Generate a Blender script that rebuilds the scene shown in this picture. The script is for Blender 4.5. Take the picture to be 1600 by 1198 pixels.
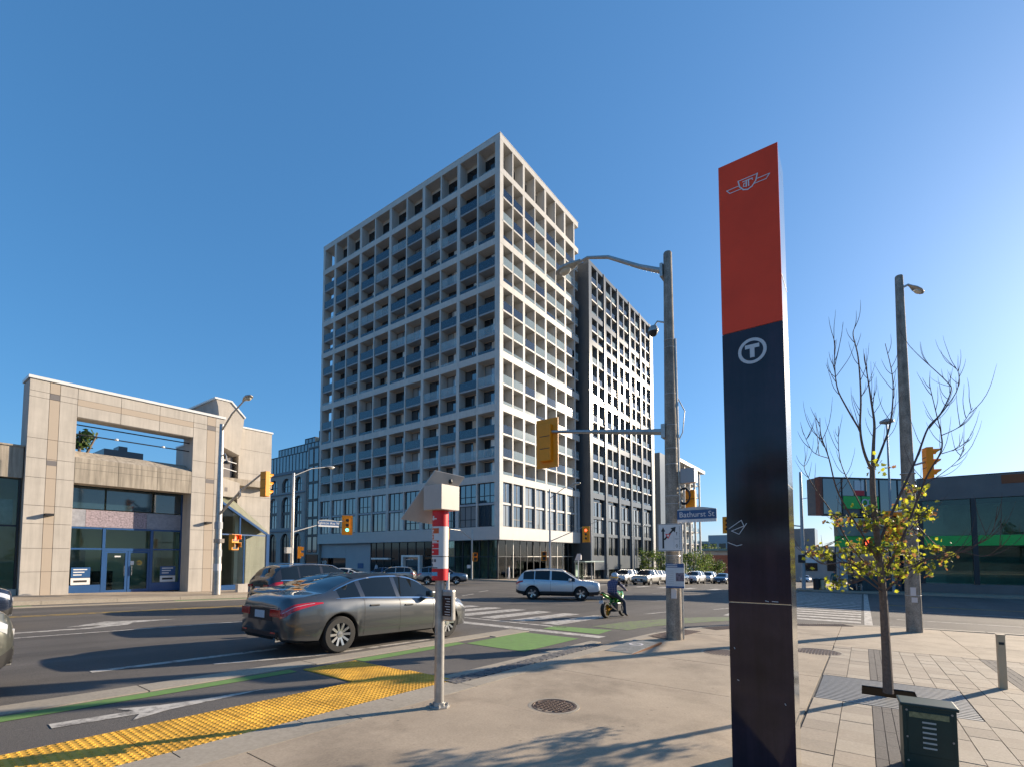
import bpy, bmesh, math, random
from mathutils import Vector, Matrix
R = math.radians
for o in list(bpy.data.objects): bpy.data.objects.remove(o)
S = bpy.context.scene
COL = S.collection
EYE = 1.6
# ------------------------------------------------------------- camera, sky, sun, exposure
# world axes: X runs down the avenue, Y across it; the camera looks 36 degrees off X
cam = bpy.data.cameras.new('camera'); camo = bpy.data.objects.new('camera', cam); COL.objects.link(camo)
cam.sensor_width = 36; cam.lens = 36 * 750 / 1600; cam.shift_y = 0.143
cam.clip_start = .05; cam.clip_end = 6000
camo.location = (0, 0, EYE)
camo.rotation_euler = (R(90 + 3.07), 0, math.atan2(.589, .808) - R(90))
S.camera = camo
S.render.resolution_x, S.render.resolution_y = 1024, 766
W = bpy.data.worlds.new('World'); S.world = W; W.use_nodes = True
SUN = Vector((.893, -.445, math.tan(R(17.5)))).normalized()      # towards the sun
nt = W.node_tree; bg = nt.nodes['Background']
sky = nt.nodes.new('ShaderNodeTexSky'); sky.sky_type = 'NISHITA'; sky.sun_disc = False
sky.sun_elevation = R(17.5); sky.sun_rotation = math.atan2(SUN.x, SUN.y)
sky.air_density = 1.0; sky.dust_density = 0.8; sky.ozone_density = 10; sky.altitude = 0
gmn = nt.nodes.new('ShaderNodeGamma'); gmn.inputs[1].default_value = .6; hsv = nt.nodes.new('ShaderNodeHueSaturation'); hsv.inputs['Saturation'].default_value = 1.13   # the camera's own grading of the blue
nt.links.new(sky.outputs[0], gmn.inputs[0]); nt.links.new(gmn.outputs[0], hsv.inputs['Color']); nt.links.new(hsv.outputs[0], bg.inputs[0]); bg.inputs[1].default_value = .15
sl = bpy.data.lights.new('sun', 'SUN'); sl.energy = 4.5; sl.angle = R(.53); sl.color = (1, .84, .64)
so = bpy.data.objects.new('sun', sl); COL.objects.link(so)
so.rotation_euler = (-SUN).to_track_quat('-Z', 'Y').to_euler(); so.location = (20, -20, 30)
S.view_settings.view_transform = 'Standard'; S.view_settings.look = 'None'
S.view_settings.exposure = 1.2; S.view_settings.gamma = 1
S.cycles.max_bounces = 8; S.cycles.transparent_max_bounces = 12
S.cycles.use_denoising = True
random.seed(7)
rnd = random.uniform

# ------------------------------------------------------------- materials
def mat(name, col, rough=.6, metal=0, var=0, vs=2., bump=0, bs=40., spec=.5, coat=0, alpha=1, emit=0, trans=0, var2=0, vs2=.3, stain=0, ior=1.5, streak=0, spots=0):
    m = bpy.data.materials.new(name); m.use_nodes = True
    n = m.node_tree.nodes; l = m.node_tree.links; b = n['Principled BSDF']
    b.inputs['Base Color'].default_value = (*col, 1); b.inputs['Roughness'].default_value = rough
    b.inputs['Metallic'].default_value = metal; b.inputs['Specular IOR Level'].default_value = spec
    b.inputs['Coat Weight'].default_value = coat; b.inputs['Coat Roughness'].default_value = .04
    b.inputs['Alpha'].default_value = alpha; b.inputs['Transmission Weight'].default_value = trans
    b.inputs['IOR'].default_value = ior
    if emit:
        b.inputs['Emission Color'].default_value = (*col, 1); b.inputs['Emission Strength'].default_value = emit
    g = None
    if var or bump or var2 or stain or streak or spots: g = n.new('ShaderNodeNewGeometry')
    src = None
    def noise(scale, det=6, ro=.6, vec=None):
        t = n.new('ShaderNodeTexNoise'); t.inputs['Scale'].default_value = scale; t.inputs['Detail'].default_value = det
        t.inputs['Roughness'].default_value = ro; l.new(vec or g.outputs['Position'], t.inputs['Vector']); return t
    def mult(prev, fac, lo, hi, a=.3, c=.7):
        r = n.new('ShaderNodeMapRange'); r.inputs[1].default_value = a; r.inputs[2].default_value = c
        r.inputs[3].default_value = lo; r.inputs[4].default_value = hi; l.new(fac, r.inputs[0])
        x = n.new('ShaderNodeMix'); x.data_type = 'RGBA'; x.blend_type = 'MULTIPLY'; x.inputs[0].default_value = 1
        if prev is None: x.inputs[6].default_value = (*col, 1)
        else: l.new(prev, x.inputs[6])
        l.new(r.outputs[0], x.inputs[7]); return x.outputs[2]
    if var: src = mult(src, noise(vs).outputs[0], 1 - var, 1 + var)
    if var2: src = mult(src, noise(vs2, 3).outputs[0], 1 - var2, 1 + var2)
    if stain:                                                   # rain streaks: noise stretched along z
        mp = n.new('ShaderNodeMapping'); mp.inputs['Scale'].default_value = (5, 5, .35); l.new(g.outputs['Position'], mp.inputs[0])
        src = mult(src, noise(1.2, 5, .65, mp.outputs[0]).outputs[0], 1 - stain, 1.05, .35, .6)
    if streak:                                                  # tyre-polished tracks drawn out along the lane
        mp = n.new('ShaderNodeMapping'); mp.inputs['Scale'].default_value = (.06, 1.1, 1); l.new(g.outputs['Position'], mp.inputs[0])
        src = mult(src, noise(1., 5, .6, mp.outputs[0]).outputs[0], 1 - streak, 1 + streak, .3, .7)
    if spots:                                                   # trodden gum and drips
        vo = n.new('ShaderNodeTexVoronoi'); vo.inputs['Scale'].default_value = 3.2; vo.inputs['Randomness'].default_value = 1; l.new(g.outputs['Position'], vo.inputs['Vector'])
        src = mult(src, vo.outputs['Distance'], 1 - spots, 1, .045, .075)
        vo2 = n.new('ShaderNodeTexVoronoi'); vo2.inputs['Scale'].default_value = 9; l.new(g.outputs['Position'], vo2.inputs['Vector']); src = mult(src, vo2.outputs['Distance'], 1 - spots * .7, 1, .06, .09)
        src = mult(src, noise(.9, 8, .7).outputs[0], 1 - spots * .55, 1.06, .36, .52)
    if src: l.new(src, b.inputs['Base Color'])
    if bump:
        bp = n.new('ShaderNodeBump'); bp.inputs['Strength'].default_value = bump; bp.inputs['Distance'].default_value = .01
        l.new(noise(bs, 4).outputs[0], bp.inputs['Height']); l.new(bp.outputs[0], b.inputs['Normal'])
    return m
def ribbed(name, col, axis, freq, rough=.45, metal=0, depth=.6, var=.05):
    m = mat(name, col, rough, metal, var, 1.5); n = m.node_tree.nodes; l = m.node_tree.links
    g = n.new('ShaderNodeNewGeometry'); w = n.new('ShaderNodeTexWave'); w.bands_direction = axis; w.wave_profile = 'SIN'
    w.inputs['Scale'].default_value = freq; l.new(g.outputs['Position'], w.inputs[0])
    cr = n.new('ShaderNodeMapRange'); cr.inputs[1].default_value = 0; cr.inputs[2].default_value = .12; l.new(w.outputs['Fac'], cr.inputs[0])
    bp = n.new('ShaderNodeBump'); bp.inputs['Strength'].default_value = depth; bp.inputs['Distance'].default_value = .02
    l.new(cr.outputs[0], bp.inputs['Height']); l.new(bp.outputs[0], n['Principled BSDF'].inputs['Normal']); return m
def glass(name, tint, see=.5, rough=.02, ior=1.5):
    m = bpy.data.materials.new(name); m.use_nodes = True; n = m.node_tree.nodes; l = m.node_tree.links; n.clear()
    o = n.new('ShaderNodeOutputMaterial'); g = n.new('ShaderNodeBsdfGlossy'); g.inputs['Roughness'].default_value = rough
    g.inputs['Color'].default_value = (.95, .97, 1, 1)
    t = n.new('ShaderNodeBsdfTransparent'); t.inputs['Color'].default_value = (*[see * c for c in tint], 1)
    f = n.new('ShaderNodeFresnel'); f.inputs['IOR'].default_value = ior; x = n.new('ShaderNodeMixShader')
    l.new(f.outputs[0], x.inputs[0]); l.new(t.outputs[0], x.inputs[1]); l.new(g.outputs[0], x.inputs[2]); l.new(x.outputs[0], o.inputs[0]); return m
def worn(name, col, under, cover=.5, rough=.8):                      # paint with real bare spots showing what lies below
    m = mat(name, col, rough, 0, .1, 6, .2, 90); n = m.node_tree.nodes; l = m.node_tree.links; b = n['Principled BSDF']
    g = n.new('ShaderNodeNewGeometry'); t = n.new('ShaderNodeTexNoise'); t.inputs['Scale'].default_value = 5; t.inputs['Detail'].default_value = 10; t.inputs['Roughness'].default_value = .75
    l.new(g.outputs['Position'], t.inputs['Vector'])
    r = n.new('ShaderNodeMapRange'); r.inputs[1].default_value = cover - .1; r.inputs[2].default_value = cover + .06; l.new(t.outputs[0], r.inputs[0])
    x = n.new('ShaderNodeMix'); x.data_type = 'RGBA'; src = b.inputs['Base Color'].links[0].from_socket
    l.new(r.outputs[0], x.inputs[0]); l.new(src, x.inputs[6]); x.inputs[7].default_value = (*under, 1); l.new(x.outputs[2], b.inputs['Base Color']); return m
ASPH = (.106, .097, .089)
m_asph = mat('asphalt', ASPH, .85, 0, .28, 60, .5, 220, .3, var2=.12, vs2=.5, streak=.20)
m_bike = mat('asphalt_bike', (.115, .106, .098), .85, 0, .35, 90, .6, 240, .3, var2=.1, vs2=.6)
m_conc = mat('sidewalk_concrete', (.33, .268, .20), .85, 0, .13, 45, .3, 160, .3, var2=.12, vs2=1.1, spots=.38)
m_kerb = mat('kerb_concrete', (.32, .28, .225), .85, 0, .14, 25, .3, 120, .3, var2=.12, vs2=.8)
m_ground = mat('ground_far', (.13, .125, .11), .95, 0, .2, .3)
m_white = worn('road_paint_white', (.46, .43, .385), ASPH, .57)
m_green = worn('road_paint_green', (.125, .235, .060), ASPH, .66)
m_yline = worn('road_paint_yellow', (.50, .32, .05), ASPH, .55)
m_tact = mat('tactile_yellow', (.62, .335, .04), .6, 0, .2, 9, .1, 90, .3, var2=.26, vs2=2.2, spots=.3)
m_paver = [mat('paver_%d' % i, c, .85, 0, .12, 40, .3, 180, .3, var2=.08, vs2=1) for i, c in enumerate([(.31, .26, .205), (.34, .29, .23), (.28, .236, .187)])]
m_pdark = mat('paver_dark', (.115, .105, .10), .85, 0, .2, 40, .4, 150, .3)
m_joint = mat('joint_dark', (.085, .078, .07), .95, 0, .2, 30)
m_iron = mat('cast_iron', (.12, .085, .07), .6, .5, .3, 30, .3, 80)
m_cobble = mat('cobble', (.12, .115, .115), .8, 0, .3, 20, .4, 90)
m_panel = mat('white_panel', (.50, .485, .455), .5, 0, .07, .8, .02, 3, .15, stain=.10)
m_pand = mat('grey_panel', (.30, .32, .34), .45, 0, .06, .8)
m_taupe = mat('loggia_wall', (.54, .50, .45), .7, 0, .05, 1)
m_podium = ribbed('podium_panel', (.46, .44, .41), 'DIAGONAL', 1.6, .45, 0, .5)
m_beige = mat('blind_panel', (.52, .45, .37), .6, 0, .08, .5)
m_slate = mat('slate_metal_panel', (.075, .09, .105), .30, 0, .05, .6, spec=.35)
m_slatew = mat('slate_band', (.165, .18, .195), .2, 0, .08, .6, spec=.13)
m_slated = ribbed('slate_side', (.085, .095, .105), 'DIAGONAL', 2.6, .45, .2, .5)
m_win = mat('window_glass', (.015, .03, .045), .03, 0, 0, spec=.5, ior=2.5)
m_win2 = mat('window_curtain', (.24, .25, .25), .05, 0, .1, .6, spec=.5, ior=2.2)
m_wdark = mat('window_dark', (.008, .012, .016), .06, 0, 0, spec=.6)
m_rail = glass('balcony_glass', (.80, .94, .97), .95, .03, 1.9)
m_railw = mat('balcony_glass_frit', (.36, .47, .51), .10, 0, .06, .5, alpha=.34, spec=.8)
m_shop = glass('shop_glass', (.80, .90, .84), .92, .01, 1.45)
m_frame = mat('window_frame', (.03, .034, .04), .4, .3)
m_lbc = mat('precast_concrete', (.44, .40, .35), .8, 0, .08, 60, .25, 120, .3, var2=.07, vs2=1.3, stain=.10)
m_lbs = mat('precast_weathered', (.38, .33, .265), .85, 0, .10, 50, .25, 110, .3, var2=.08, vs2=1.1, stain=.38)
m_lbt = mat('precast_tan', (.40, .33, .26), .8, 0, .09, 60, .25, 120)
m_lbd = mat('dark_inset_tile', (.16, .145, .14), .5, 0, .1, 20)
m_coping = mat('coping_white', (.70, .69, .66), .4, .1, .05, 2)
m_blue = mat('blue_frame', (.022, .075, .20), .35, .0, .05, 2)
m_room = mat('shop_room', (.78, .80, .66), .8, 0, .06, 1)
m_roomw = mat('shop_room_light', (.72, .70, .62), .8)
m_floor = mat('shop_floor', (.26, .23, .19), .5)
m_galv = mat('galvanised', (.40, .39, .37), .42, .65, .18, 14, .08, 60, var2=.12, vs2=2)
m_pconc = mat('pole_concrete', (.29, .25, .205), .85, 0, .38, 38, .7, 90, .3, var2=.28, vs2=3.5, stain=.35)
m_sigy = mat('signal_yellow', (.78, .27, .004), .45, 0, .08, 4, spec=.4)
m_black = mat('black_plastic', (.014, .014, .015), .5)
m_red_on = mat('lamp_red_on', (1, .06, .02), .4, emit=3); m_green_on = mat('lamp_green_on', (.1, .95, .55), .4, emit=2.2)
m_lens = mat('lamp_off', (.03, .015, .01), .25)
m_signblue = mat('sign_blue', (.018, .075, .20), .4, 0, .04, 4)
m_signw = mat('sign_white', (.62, .62, .62), .45, 0, .03, 5)
m_ink = mat('sign_ink', (.02, .02, .022), .6)
m_red = mat('sign_red', (.62, .012, .02), .4, 0, .03, 4)
m_ored = mat('pylon_red', (.90, .072, .022), .22, 0, .07, 2.5, .02, 4, spec=.22, var2=.06, vs2=.8)
m_pyd = mat('pylon_dark', (.036, .020, .030), .09, 0, .25, 3, .015, 5, spec=.42, var2=.3, vs2=1.2, stain=.3)
m_steel = mat('pylon_steel', (.66, .63, .55), .14, 1, .06, 3, .03, 30)
m_sticker = mat('sticker_white', (.60, .56, .55), .5)
m_bark = mat('bark', (.145, .105, .082), .9, 0, .3, 30, .7, 60)
m_twig = mat('twig', (.10, .066, .055), .85, 0, .2, 30)
m_box = mat('utility_green', (.008, .032, .027), .45, 0, .12, 8, .04, 60)
m_bollard = mat('bollard_tan', (.52, .41, .27), .5, .2, .08, 8)
m_brick = mat('brick_red', (.23, .085, .055), .85, 0, .2, 3)
m_arch = mat('midrise_stone', (.33, .31, .285), .75, 0, .06, 1.2, .05, 20)
m_cornice = mat('midrise_cornice', (.10, .13, .17), .5)
m_curtain = mat('curtain_wall', (.03, .055, .075), .08, 0, .1, .4, spec=1, coat=1)
m_bank = mat('bank_cladding', (.15, .135, .13), .55, 0, .12, .7)
m_bankg = mat('bank_green', (.03, .46, .07), .4, 0, .04, 1)
m_bglass = glass('bank_glass', (.60, .85, .80), .80, .015, 1.5)
m_tire = mat('tyre', (.012, .012, .012), .8, 0, .1, 30); m_rim = mat('alloy_rim', (.55, .54, .53), .25, .9)
m_chrome = mat('chrome', (.75, .75, .76), .12, 1); m_tail = mat('tail_lamp', (.42, .006, .012), .12, coat=1)
m_head = mat('head_lamp', (.55, .56, .58), .08, .3, coat=1)
m_cglass = glass('car_glass', (.36, .44, .48), .45, .01, 1.6)
m_cglassd = mat('car_glass_dark', (.006, .010, .014), .02, spec=.55)
m_interior = mat('car_interior', (.02, .019, .018), .8)
m_plate = mat('licence_plate', (.50, .53, .56), .4, 0, .15, 40)
def paint(name, c, metal=.6, rough=.28): return mat('paint_' + name, c, rough, metal, 0, coat=1, spec=.5)
m_skin = mat('skin', (.42, .24, .17), .6)
def leafmat(name, col):
    m = mat(name, col, .6, 0, .3, 3); n = m.node_tree.nodes; l = m.node_tree.links; b = n['Principled BSDF']
    t = n.new('ShaderNodeBsdfTranslucent'); t.inputs['Color'].default_value = (*[min(1, c * 1.6) for c in col], 1)
    x = n.new('ShaderNodeMixShader'); x.inputs[0].default_value = .45; o = n['Material Output']
    l.new(b.outputs[0], x.inputs[1]); l.new(t.outputs[0], x.inputs[2]); l.new(x.outputs[0], o.inputs[0]); return m
m_leafy = leafmat('leaf_yellow', (.36, .37, .025)); m_leafg = leafmat('leaf_olive', (.12, .135, .022)); m_leafb = leafmat('leaf_bronze', (.20, .10, .04))
m_fol = [leafmat('foliage_a', (.07, .115, .022)), leafmat('foliage_b', (.045, .08, .02)), leafmat('foliage_c', (.11, .14, .03))]

# ------------------------------------------------------------- mesh helpers
class MB:
    def __init__(s): s.v = []; s.f = []; s.m = []
    def add(s, vs, fs, mi=0):
        k = len(s.v); s.v += [tuple(p) for p in vs]; s.f += [tuple(k + i for i in f) for f in fs]; s.m += [mi] * len(fs); return s
    def box(s, x0, x1, y0, y1, z0, z1, mi=0):
        return s.add([(x, y, z) for z in (z0, z1) for y in (y0, y1) for x in (x0, x1)],
                     [(0, 2, 3, 1), (4, 5, 7, 6), (0, 1, 5, 4), (2, 6, 7, 3), (0, 4, 6, 2), (1, 3, 7, 5)], mi)
    def tube(s, pts, rad, n=8, mi=0, cap=True):
        pts = [Vector(p) for p in pts]; rad = rad if isinstance(rad, (list, tuple)) else [rad] * len(pts)
        k = len(s.v); t0 = (pts[1] - pts[0]).normalized(); a = t0.orthogonal().normalized()
        for i, p in enumerate(pts):
            t = (pts[min(i + 1, len(pts) - 1)] - pts[max(i - 1, 0)]).normalized()
            a = (a - t * a.dot(t)).normalized(); b = t.cross(a)
            for j in range(n):
                c = 2 * math.pi * j / n; s.v.append(tuple(p + (a * math.cos(c) + b * math.sin(c)) * rad[i]))
        for i in range(len(pts) - 1):
            for j in range(n):
                j2 = (j + 1) % n; s.f.append((k + i * n + j, k + i * n + j2, k + (i + 1) * n + j2, k + (i + 1) * n + j)); s.m.append(mi)
        if cap:
            s.f.append(tuple(k + j for j in reversed(range(n)))); s.m.append(mi)
            e = k + (len(pts) - 1) * n; s.f.append(tuple(e + j for j in range(n))); s.m.append(mi)
        return s
    def lathe(s, prof, n=24, axis='z', o=(0, 0, 0), mi=0, caps=True):              # prof: (r, h)
        k = len(s.v)
        for r, h in prof:
            for j in range(n):
                c = 2 * math.pi * j / n; a, b = r * math.cos(c), r * math.sin(c)
                p = (a, b, h) if axis == 'z' else ((a, h, b) if axis == 'y' else (h, a, b))
                s.v.append((p[0] + o[0], p[1] + o[1], p[2] + o[2]))
        for i in range(len(prof) - 1):
            for j in range(n):
                j2 = (j + 1) % n; s.f.append((k + i * n + j, k + i * n + j2, k + (i + 1) * n + j2, k + (i + 1) * n + j)); s.m.append(mi)
        if caps and prof[0][0] > 1e-4: s.f.append(tuple(k + j for j in reversed(range(n)))); s.m.append(mi)
        e = k + (len(prof) - 1) * n
        if caps and prof[-1][0] > 1e-4: s.f.append(tuple(e + j for j in range(n))); s.m.append(mi)
        return s
    def prism(s, poly, z0, z1, mi=0):
        n = len(poly)
        return s.add([(x, y, z0) for x, y in poly] + [(x, y, z1) for x, y in poly],
                     [tuple(reversed(range(n))), tuple(range(n, 2 * n))] + [(i, (i + 1) % n, n + (i + 1) % n, n + i) for i in range(n)], mi)
    def mesh(s, name, mats, smooth=False, bevel=0):
        me = bpy.data.meshes.new(name); me.from_pydata(s.v, [], s.f)
        for m in (mats if isinstance(mats, (list, tuple)) else [mats]): me.materials.append(m)
        me.polygons.foreach_set('material_index', s.m)
        bm = bmesh.new(); bm.from_mesh(me); bmesh.ops.recalc_face_normals(bm, faces=bm.faces)
        if bevel: bmesh.ops.bevel(bm, geom=bm.edges[:], offset=bevel, segments=2, affect='EDGES', profile=.6)
        bm.to_mesh(me); bm.free()
        if smooth:
            me.polygons.foreach_set('use_smooth', [True] * len(me.polygons))
            if smooth != 'all':
                try: me.set_sharp_from_angle(angle=R(35))
                except Exception: pass
        me.update(); return me
def link(name, me, parent=None, loc=(0, 0, 0), rot=(0, 0, 0), scale=(1, 1, 1)):
    o = bpy.data.objects.new(name, me); COL.objects.link(o); o.parent = parent; o.location = loc; o.rotation_euler = rot; o.scale = scale; return o
def tag(o, label=None, cat=None, group=None, kind=None):
    if label: o['label'] = label
    if cat: o['category'] = cat
    if group: o['group'] = group
    if kind: o['kind'] = kind
    return o
def thing(name, label, cat, loc=(0, 0, 0), rotz=0, group=None):
    return tag(link(name, None, None, loc, (0, 0, rotz)), label, cat, group)
_cube = {}
def cube(m):
    if m.name not in _cube: _cube[m.name] = MB().box(-.5, .5, -.5, .5, -.5, .5).mesh('unit_' + m.name, m)
    return _cube[m.name]
def wbox(parent, name, x0, x1, y0, y1, z0, z1, m, lab=None):            # box in world coordinates, under an unrotated thing or part
    o = link(name, cube(m), parent, scale=(abs(x1 - x0), abs(y1 - y0), abs(z1 - z0))); p = Vector(((x0 + x1) / 2, (y0 + y1) / 2, (z0 + z1) / 2))
    q = parent
    while q: p -= q.location; q = q.parent
    o.location = p
    if lab: o['label'] = lab
    return o
def lpart(parent, name, mb, mats, smooth=False, bevel=0, loc=(0, 0, 0), rot=(0, 0, 0)):
    return link(name, mb.mesh(name, mats, smooth, bevel), parent, loc, rot)
def copy_tree(o, parent=None):
    c = o.copy(); COL.objects.link(c); c.parent = parent
    for ch in list(o.children): copy_tree(ch, c)
    return c
def text_mesh(txt, size, m, extrude=.001, align='CENTER'):
    c = bpy.data.curves.new('lettering', 'FONT'); c.body = txt; c.size = size; c.extrude = extrude; c.align_x = align; c.align_y = 'CENTER'; c.resolution_u = 3
    o = bpy.data.objects.new('tmp', c); COL.objects.link(o); dg = bpy.context.evaluated_depsgraph_get()
    me = bpy.data.meshes.new_from_object(o.evaluated_get(dg)); bpy.data.objects.remove(o); me.materials.clear(); me.materials.append(m); return me
FACE_NX = (R(90), 0, R(-90))     # lettering upright on a face that looks along -X
FACE_NY = (R(90), 0, 0)          # ... along -Y
def G(u):                        # level of the road: falls towards +X
    if u < 20: D = 1.72 + .033 * u
    elif u < 48: D = 2.38 + .022 * (u - 20)
    else: D = 2.996 + .035 * (min(u, 170) - 48)
    return EYE - D
SW = .06                         # near sidewalk stands this high above the road
KX = [20, 48, 170]
def xs_between(a, b, step=4.):
    n = max(1, int(math.ceil((b - a) / step))); xs = [a + (b - a) * i / n for i in range(n + 1)] + [k for k in KX if a < k < b]
    return sorted(set(xs))
def sheet(name, x0, x1, y0, y1, dz, m, parent=None, step=4., kind=None, thick=0):
    mb = MB(); xs = xs_between(x0, x1, step); f0 = y0 if callable(y0) else (lambda x: y0); f1 = y1 if callable(y1) else (lambda x: y1)
    for x in xs: mb.v += [(x, f0(x), G(x) + dz), (x, f1(x), G(x) + dz)]
    for i in range(len(xs) - 1): mb.f.append((2 * i, 2 * i + 2, 2 * i + 3, 2 * i + 1)); mb.m.append(0)
    if thick:
        k = len(mb.v); mb.v += [(v[0], v[1], v[2] - thick) for v in mb.v]
        n = len(xs)
        for i in range(n - 1):
            mb.f += [(2 * i, k + 2 * i, k + 2 * i + 2, 2 * i + 2), (2 * i + 1, 2 * i + 3, k + 2 * i + 3, k + 2 * i + 1)]; mb.m += [0, 0]
        mb.f += [(0, 1, k + 1, k), (2 * n - 2, k + 2 * n - 2, k + 2 * n - 1, 2 * n - 1)]; mb.m += [0, 0]
    o = link(name, mb.mesh(name, m), parent)
    if kind: o['kind'] = kind
    return o
def poly(name, pts, dz, m, parent=None, kind=None):
    mb = MB(); mb.add([(x, y, G(x) + dz) for x, y in pts], [tuple(range(len(pts)))]); o = link(name, mb.mesh(name, m), parent)
    if o.data.polygons[0].normal.z < 0: o.data.flip_normals()
    if kind: o['kind'] = kind
    return o
# ------------------------------------------------------------- ground, roads, pavements
gm = MB()
gxs = [-400, -80, 20, 48, 170, 400, 3500]
for x in gxs: gm.v += [(x, -2500, G(x) - .05), (x, 2500, G(x) - .05)]
for i in range(len(gxs) - 1): gm.f.append((2 * i, 2 * i + 2, 2 * i + 3, 2 * i + 1)); gm.m.append(0)
tag(link('ground', gm.mesh('ground', m_ground)), kind='structure')
road = sheet('road', -80, 320, -140, 160, 0, m_asph, kind='structure')
def mark(name, pts, m=m_white, dz=.005): return poly(name, pts, dz, m, road)
def rect(name, x0, x1, y0, y1, m=m_white, dz=.005): return sheet(name, x0, x1, y0, y1, dz, m, road, 8)
# asphalt repair patches and tar seams
m_patch = mat('asphalt_patch', (.082, .076, .071), .85, 0, .25, 70, .5, 200, .3)
for x0, x1, y0, y1 in [(6, 9.5, 10.4, 11.5), (17, 26, 9.3, 11.2), (-2, 3, 12.0, 12.5), (24, 25.2, -9, 4), (28, 40, 17, 18.4), (22, 26, 18, 22)]: rect('asphalt_patch', x0, x1, y0, y1, m_patch, .003)
for i in range(22):                                       # wandering tar seams
    x, y = rnd(-2, 40), rnd(9, 24); a = rnd(-.25, .25) + (0 if i % 2 else 1.57); pts = []
    for k in range(9): pts.append((x, y)); x += math.cos(a) * .7; y += math.sin(a) * .7; a += rnd(-.3, .3)
    w = rnd(.015, .035); mb = MB()
    for k, (px, py) in enumerate(pts): mb.v += [(px - w, py - w, G(px) + .004), (px + w, py + w, G(px) + .004)]
    for k in range(8): mb.f.append((2 * k, 2 * k + 2, 2 * k + 3, 2 * k + 1)); mb.m.append(0)
    link('tar_seam', mb.mesh('tar_seam', m_black), road)
rect('lane_line', -12, 11.2, 14.94, 15.06); rect('lane_line', -12, 11.2, 20.35, 20.47, m_yline); rect('lane_line', -12, 11.2, 20.6, 20.72, m_yline)
rect('lane_line', 2.25, 5.2, 9.62, 9.80); rect('lane_line', -6, -2, 9.62, 9.80); rect('lane_line', 7.5, 10.5, 11.8, 11.95)
mark('lane_line', [(3.7, 8.95), (5.2, 8.42), (8.2, 8.36), (8.2, 8.5), (5.2, 8.56), (3.72, 9.06)])
rect('stop_line', 11.3, 11.72, 5.5, 20.2)
for i in range(14): rect('crosswalk_bar', 13.1, 16.9, 7.75 + 1.27 * i, 8.42 + 1.27 * i)
rect('crosswalk_edge', 12.55, 12.75, 7.2, 25)
for i in range(20): rect('crosswalk_bar', 21.4 + 1.27 * i, 22.05 + 1.27 * i, .12, 4.3)
rect('crosswalk_edge', 20.9, 46.5, -.22, .02); rect('crosswalk_edge', 20.9, 46.5, 4.45, 4.65)
rect('lane_line', 24, 24.15, -40, -1); rect('lane_line', 33, 33.14, -40, -1, m_yline); rect('lane_line', 33.3, 33.44, -40, -1, m_yline); rect('lane_line', 29, 29.14, -40, -1)
for k in range(7): rect('lane_line', 49 + 7 * k, 52 + 7 * k, 12, 12.14); rect('lane_line', 49 + 7 * k, 52 + 7 * k, 22, 22.14)
rect('lane_line', 49, 140, 17, 17.14, m_yline)
for i in range(10): rect('crosswalk_bar', 43.2 - 1.2 * 0, 46.2, 8 + 2.2 * i, 8.7 + 2.2 * i)
for a in [(19.0, 7.2, 21.6, 6.6), (23.4, 5.6, 25.6, 5.0), (27, 9.5, 29.5, 8.6), (22, 19.8, 24, 20.6), (26, 21.8, 28, 22.6), (30, 14, 32, 13), (34, 12.3, 36.4, 11.4)]:
    dx, dy = a[2] - a[0], a[3] - a[1]; q = .07 / math.hypot(dx, dy)
    mark('guide_dash', [(a[0] - dy * q, a[1] + dx * q), (a[0] + dy * q, a[1] - dx * q), (a[2] + dy * q, a[3] - dx * q), (a[2] - dy * q, a[3] + dx * q)])
mark('turn_arrow', [(1.0, 15.85), (3.6, 15.88), (4.5, 16.25), (4.75, 16.7), (5.9, 16.95), (4.3, 17.45), (3.3, 16.55), (4.1, 16.62), (3.7, 16.15), (1.0, 16.05)])
# far bicycle lane along the left block
sheet('kerb_strip', -40, 13, 24.1, 24.5, .03, m_kerb, road, 3, thick=.05); rect('bike_lane_paint', 8.6, 13.5, 24.55, 25.2, m_green); rect('bike_lane_paint', -10, 4, 24.9, 25.2, m_green)
# near bicycle lane: concrete strip, green line, bike symbol arrow
tag(sheet('bike_lane', -12, 11.2, 5.0, 7.68, .006, m_bike, step=2), kind='structure'); bike = bpy.data.objects['bike_lane']
x = -9.6
while x < 11:
    sheet('kerb_strip', x, min(x + 2.38, 11.1), 7.68 if x < 9 else 7.5, 8.14, .02, m_kerb, bike, 3, thick=.06); x += 2.4
def bmark(name, pts, m=m_white): return poly(name, pts, .012, m, bike)
bmark('bike_lane_paint', [(-9, 7.36), (4.28, 7.38), (4.28, 7.62), (-9, 7.66)], m_green); bmark('bike_lane_paint', [(5.5, 7.3), (8.3, 7.36), (8.3, 7.62), (5.5, 7.6)], m_green)
bmark('bike_lane_paint', [(8.32, 5.75), (10.85, 5.82), (10.85, 7.5), (8.32, 7.36)], m_green)
mark('bike_lane_paint', [(12.0, 5.85), (13.1, 5.95), (12.8, 7.7), (11.95, 7.6)], m_green)
m_gfade = worn('road_paint_green_faded', (.13, .18, .06), ASPH, .54)
mark('bike_lane_paint', [(13.4, 5.6), (15.2, 5.35), (18.0, 4.4), (20.2, 3.0), (20.9, 3.9), (18.6, 5.6), (15.6, 6.6), (13.5, 6.8)], m_gfade, .006)
bmark('bike_arrow', [(1.28, 6.92), (1.27, 6.72), (1.98, 6.64), (1.86, 6.43), (2.25, 6.58), (2.6, 6.60), (3.5, 6.69), (2.6, 6.78), (2.25, 6.86), (1.88, 7.05), (1.98, 6.82)])
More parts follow.
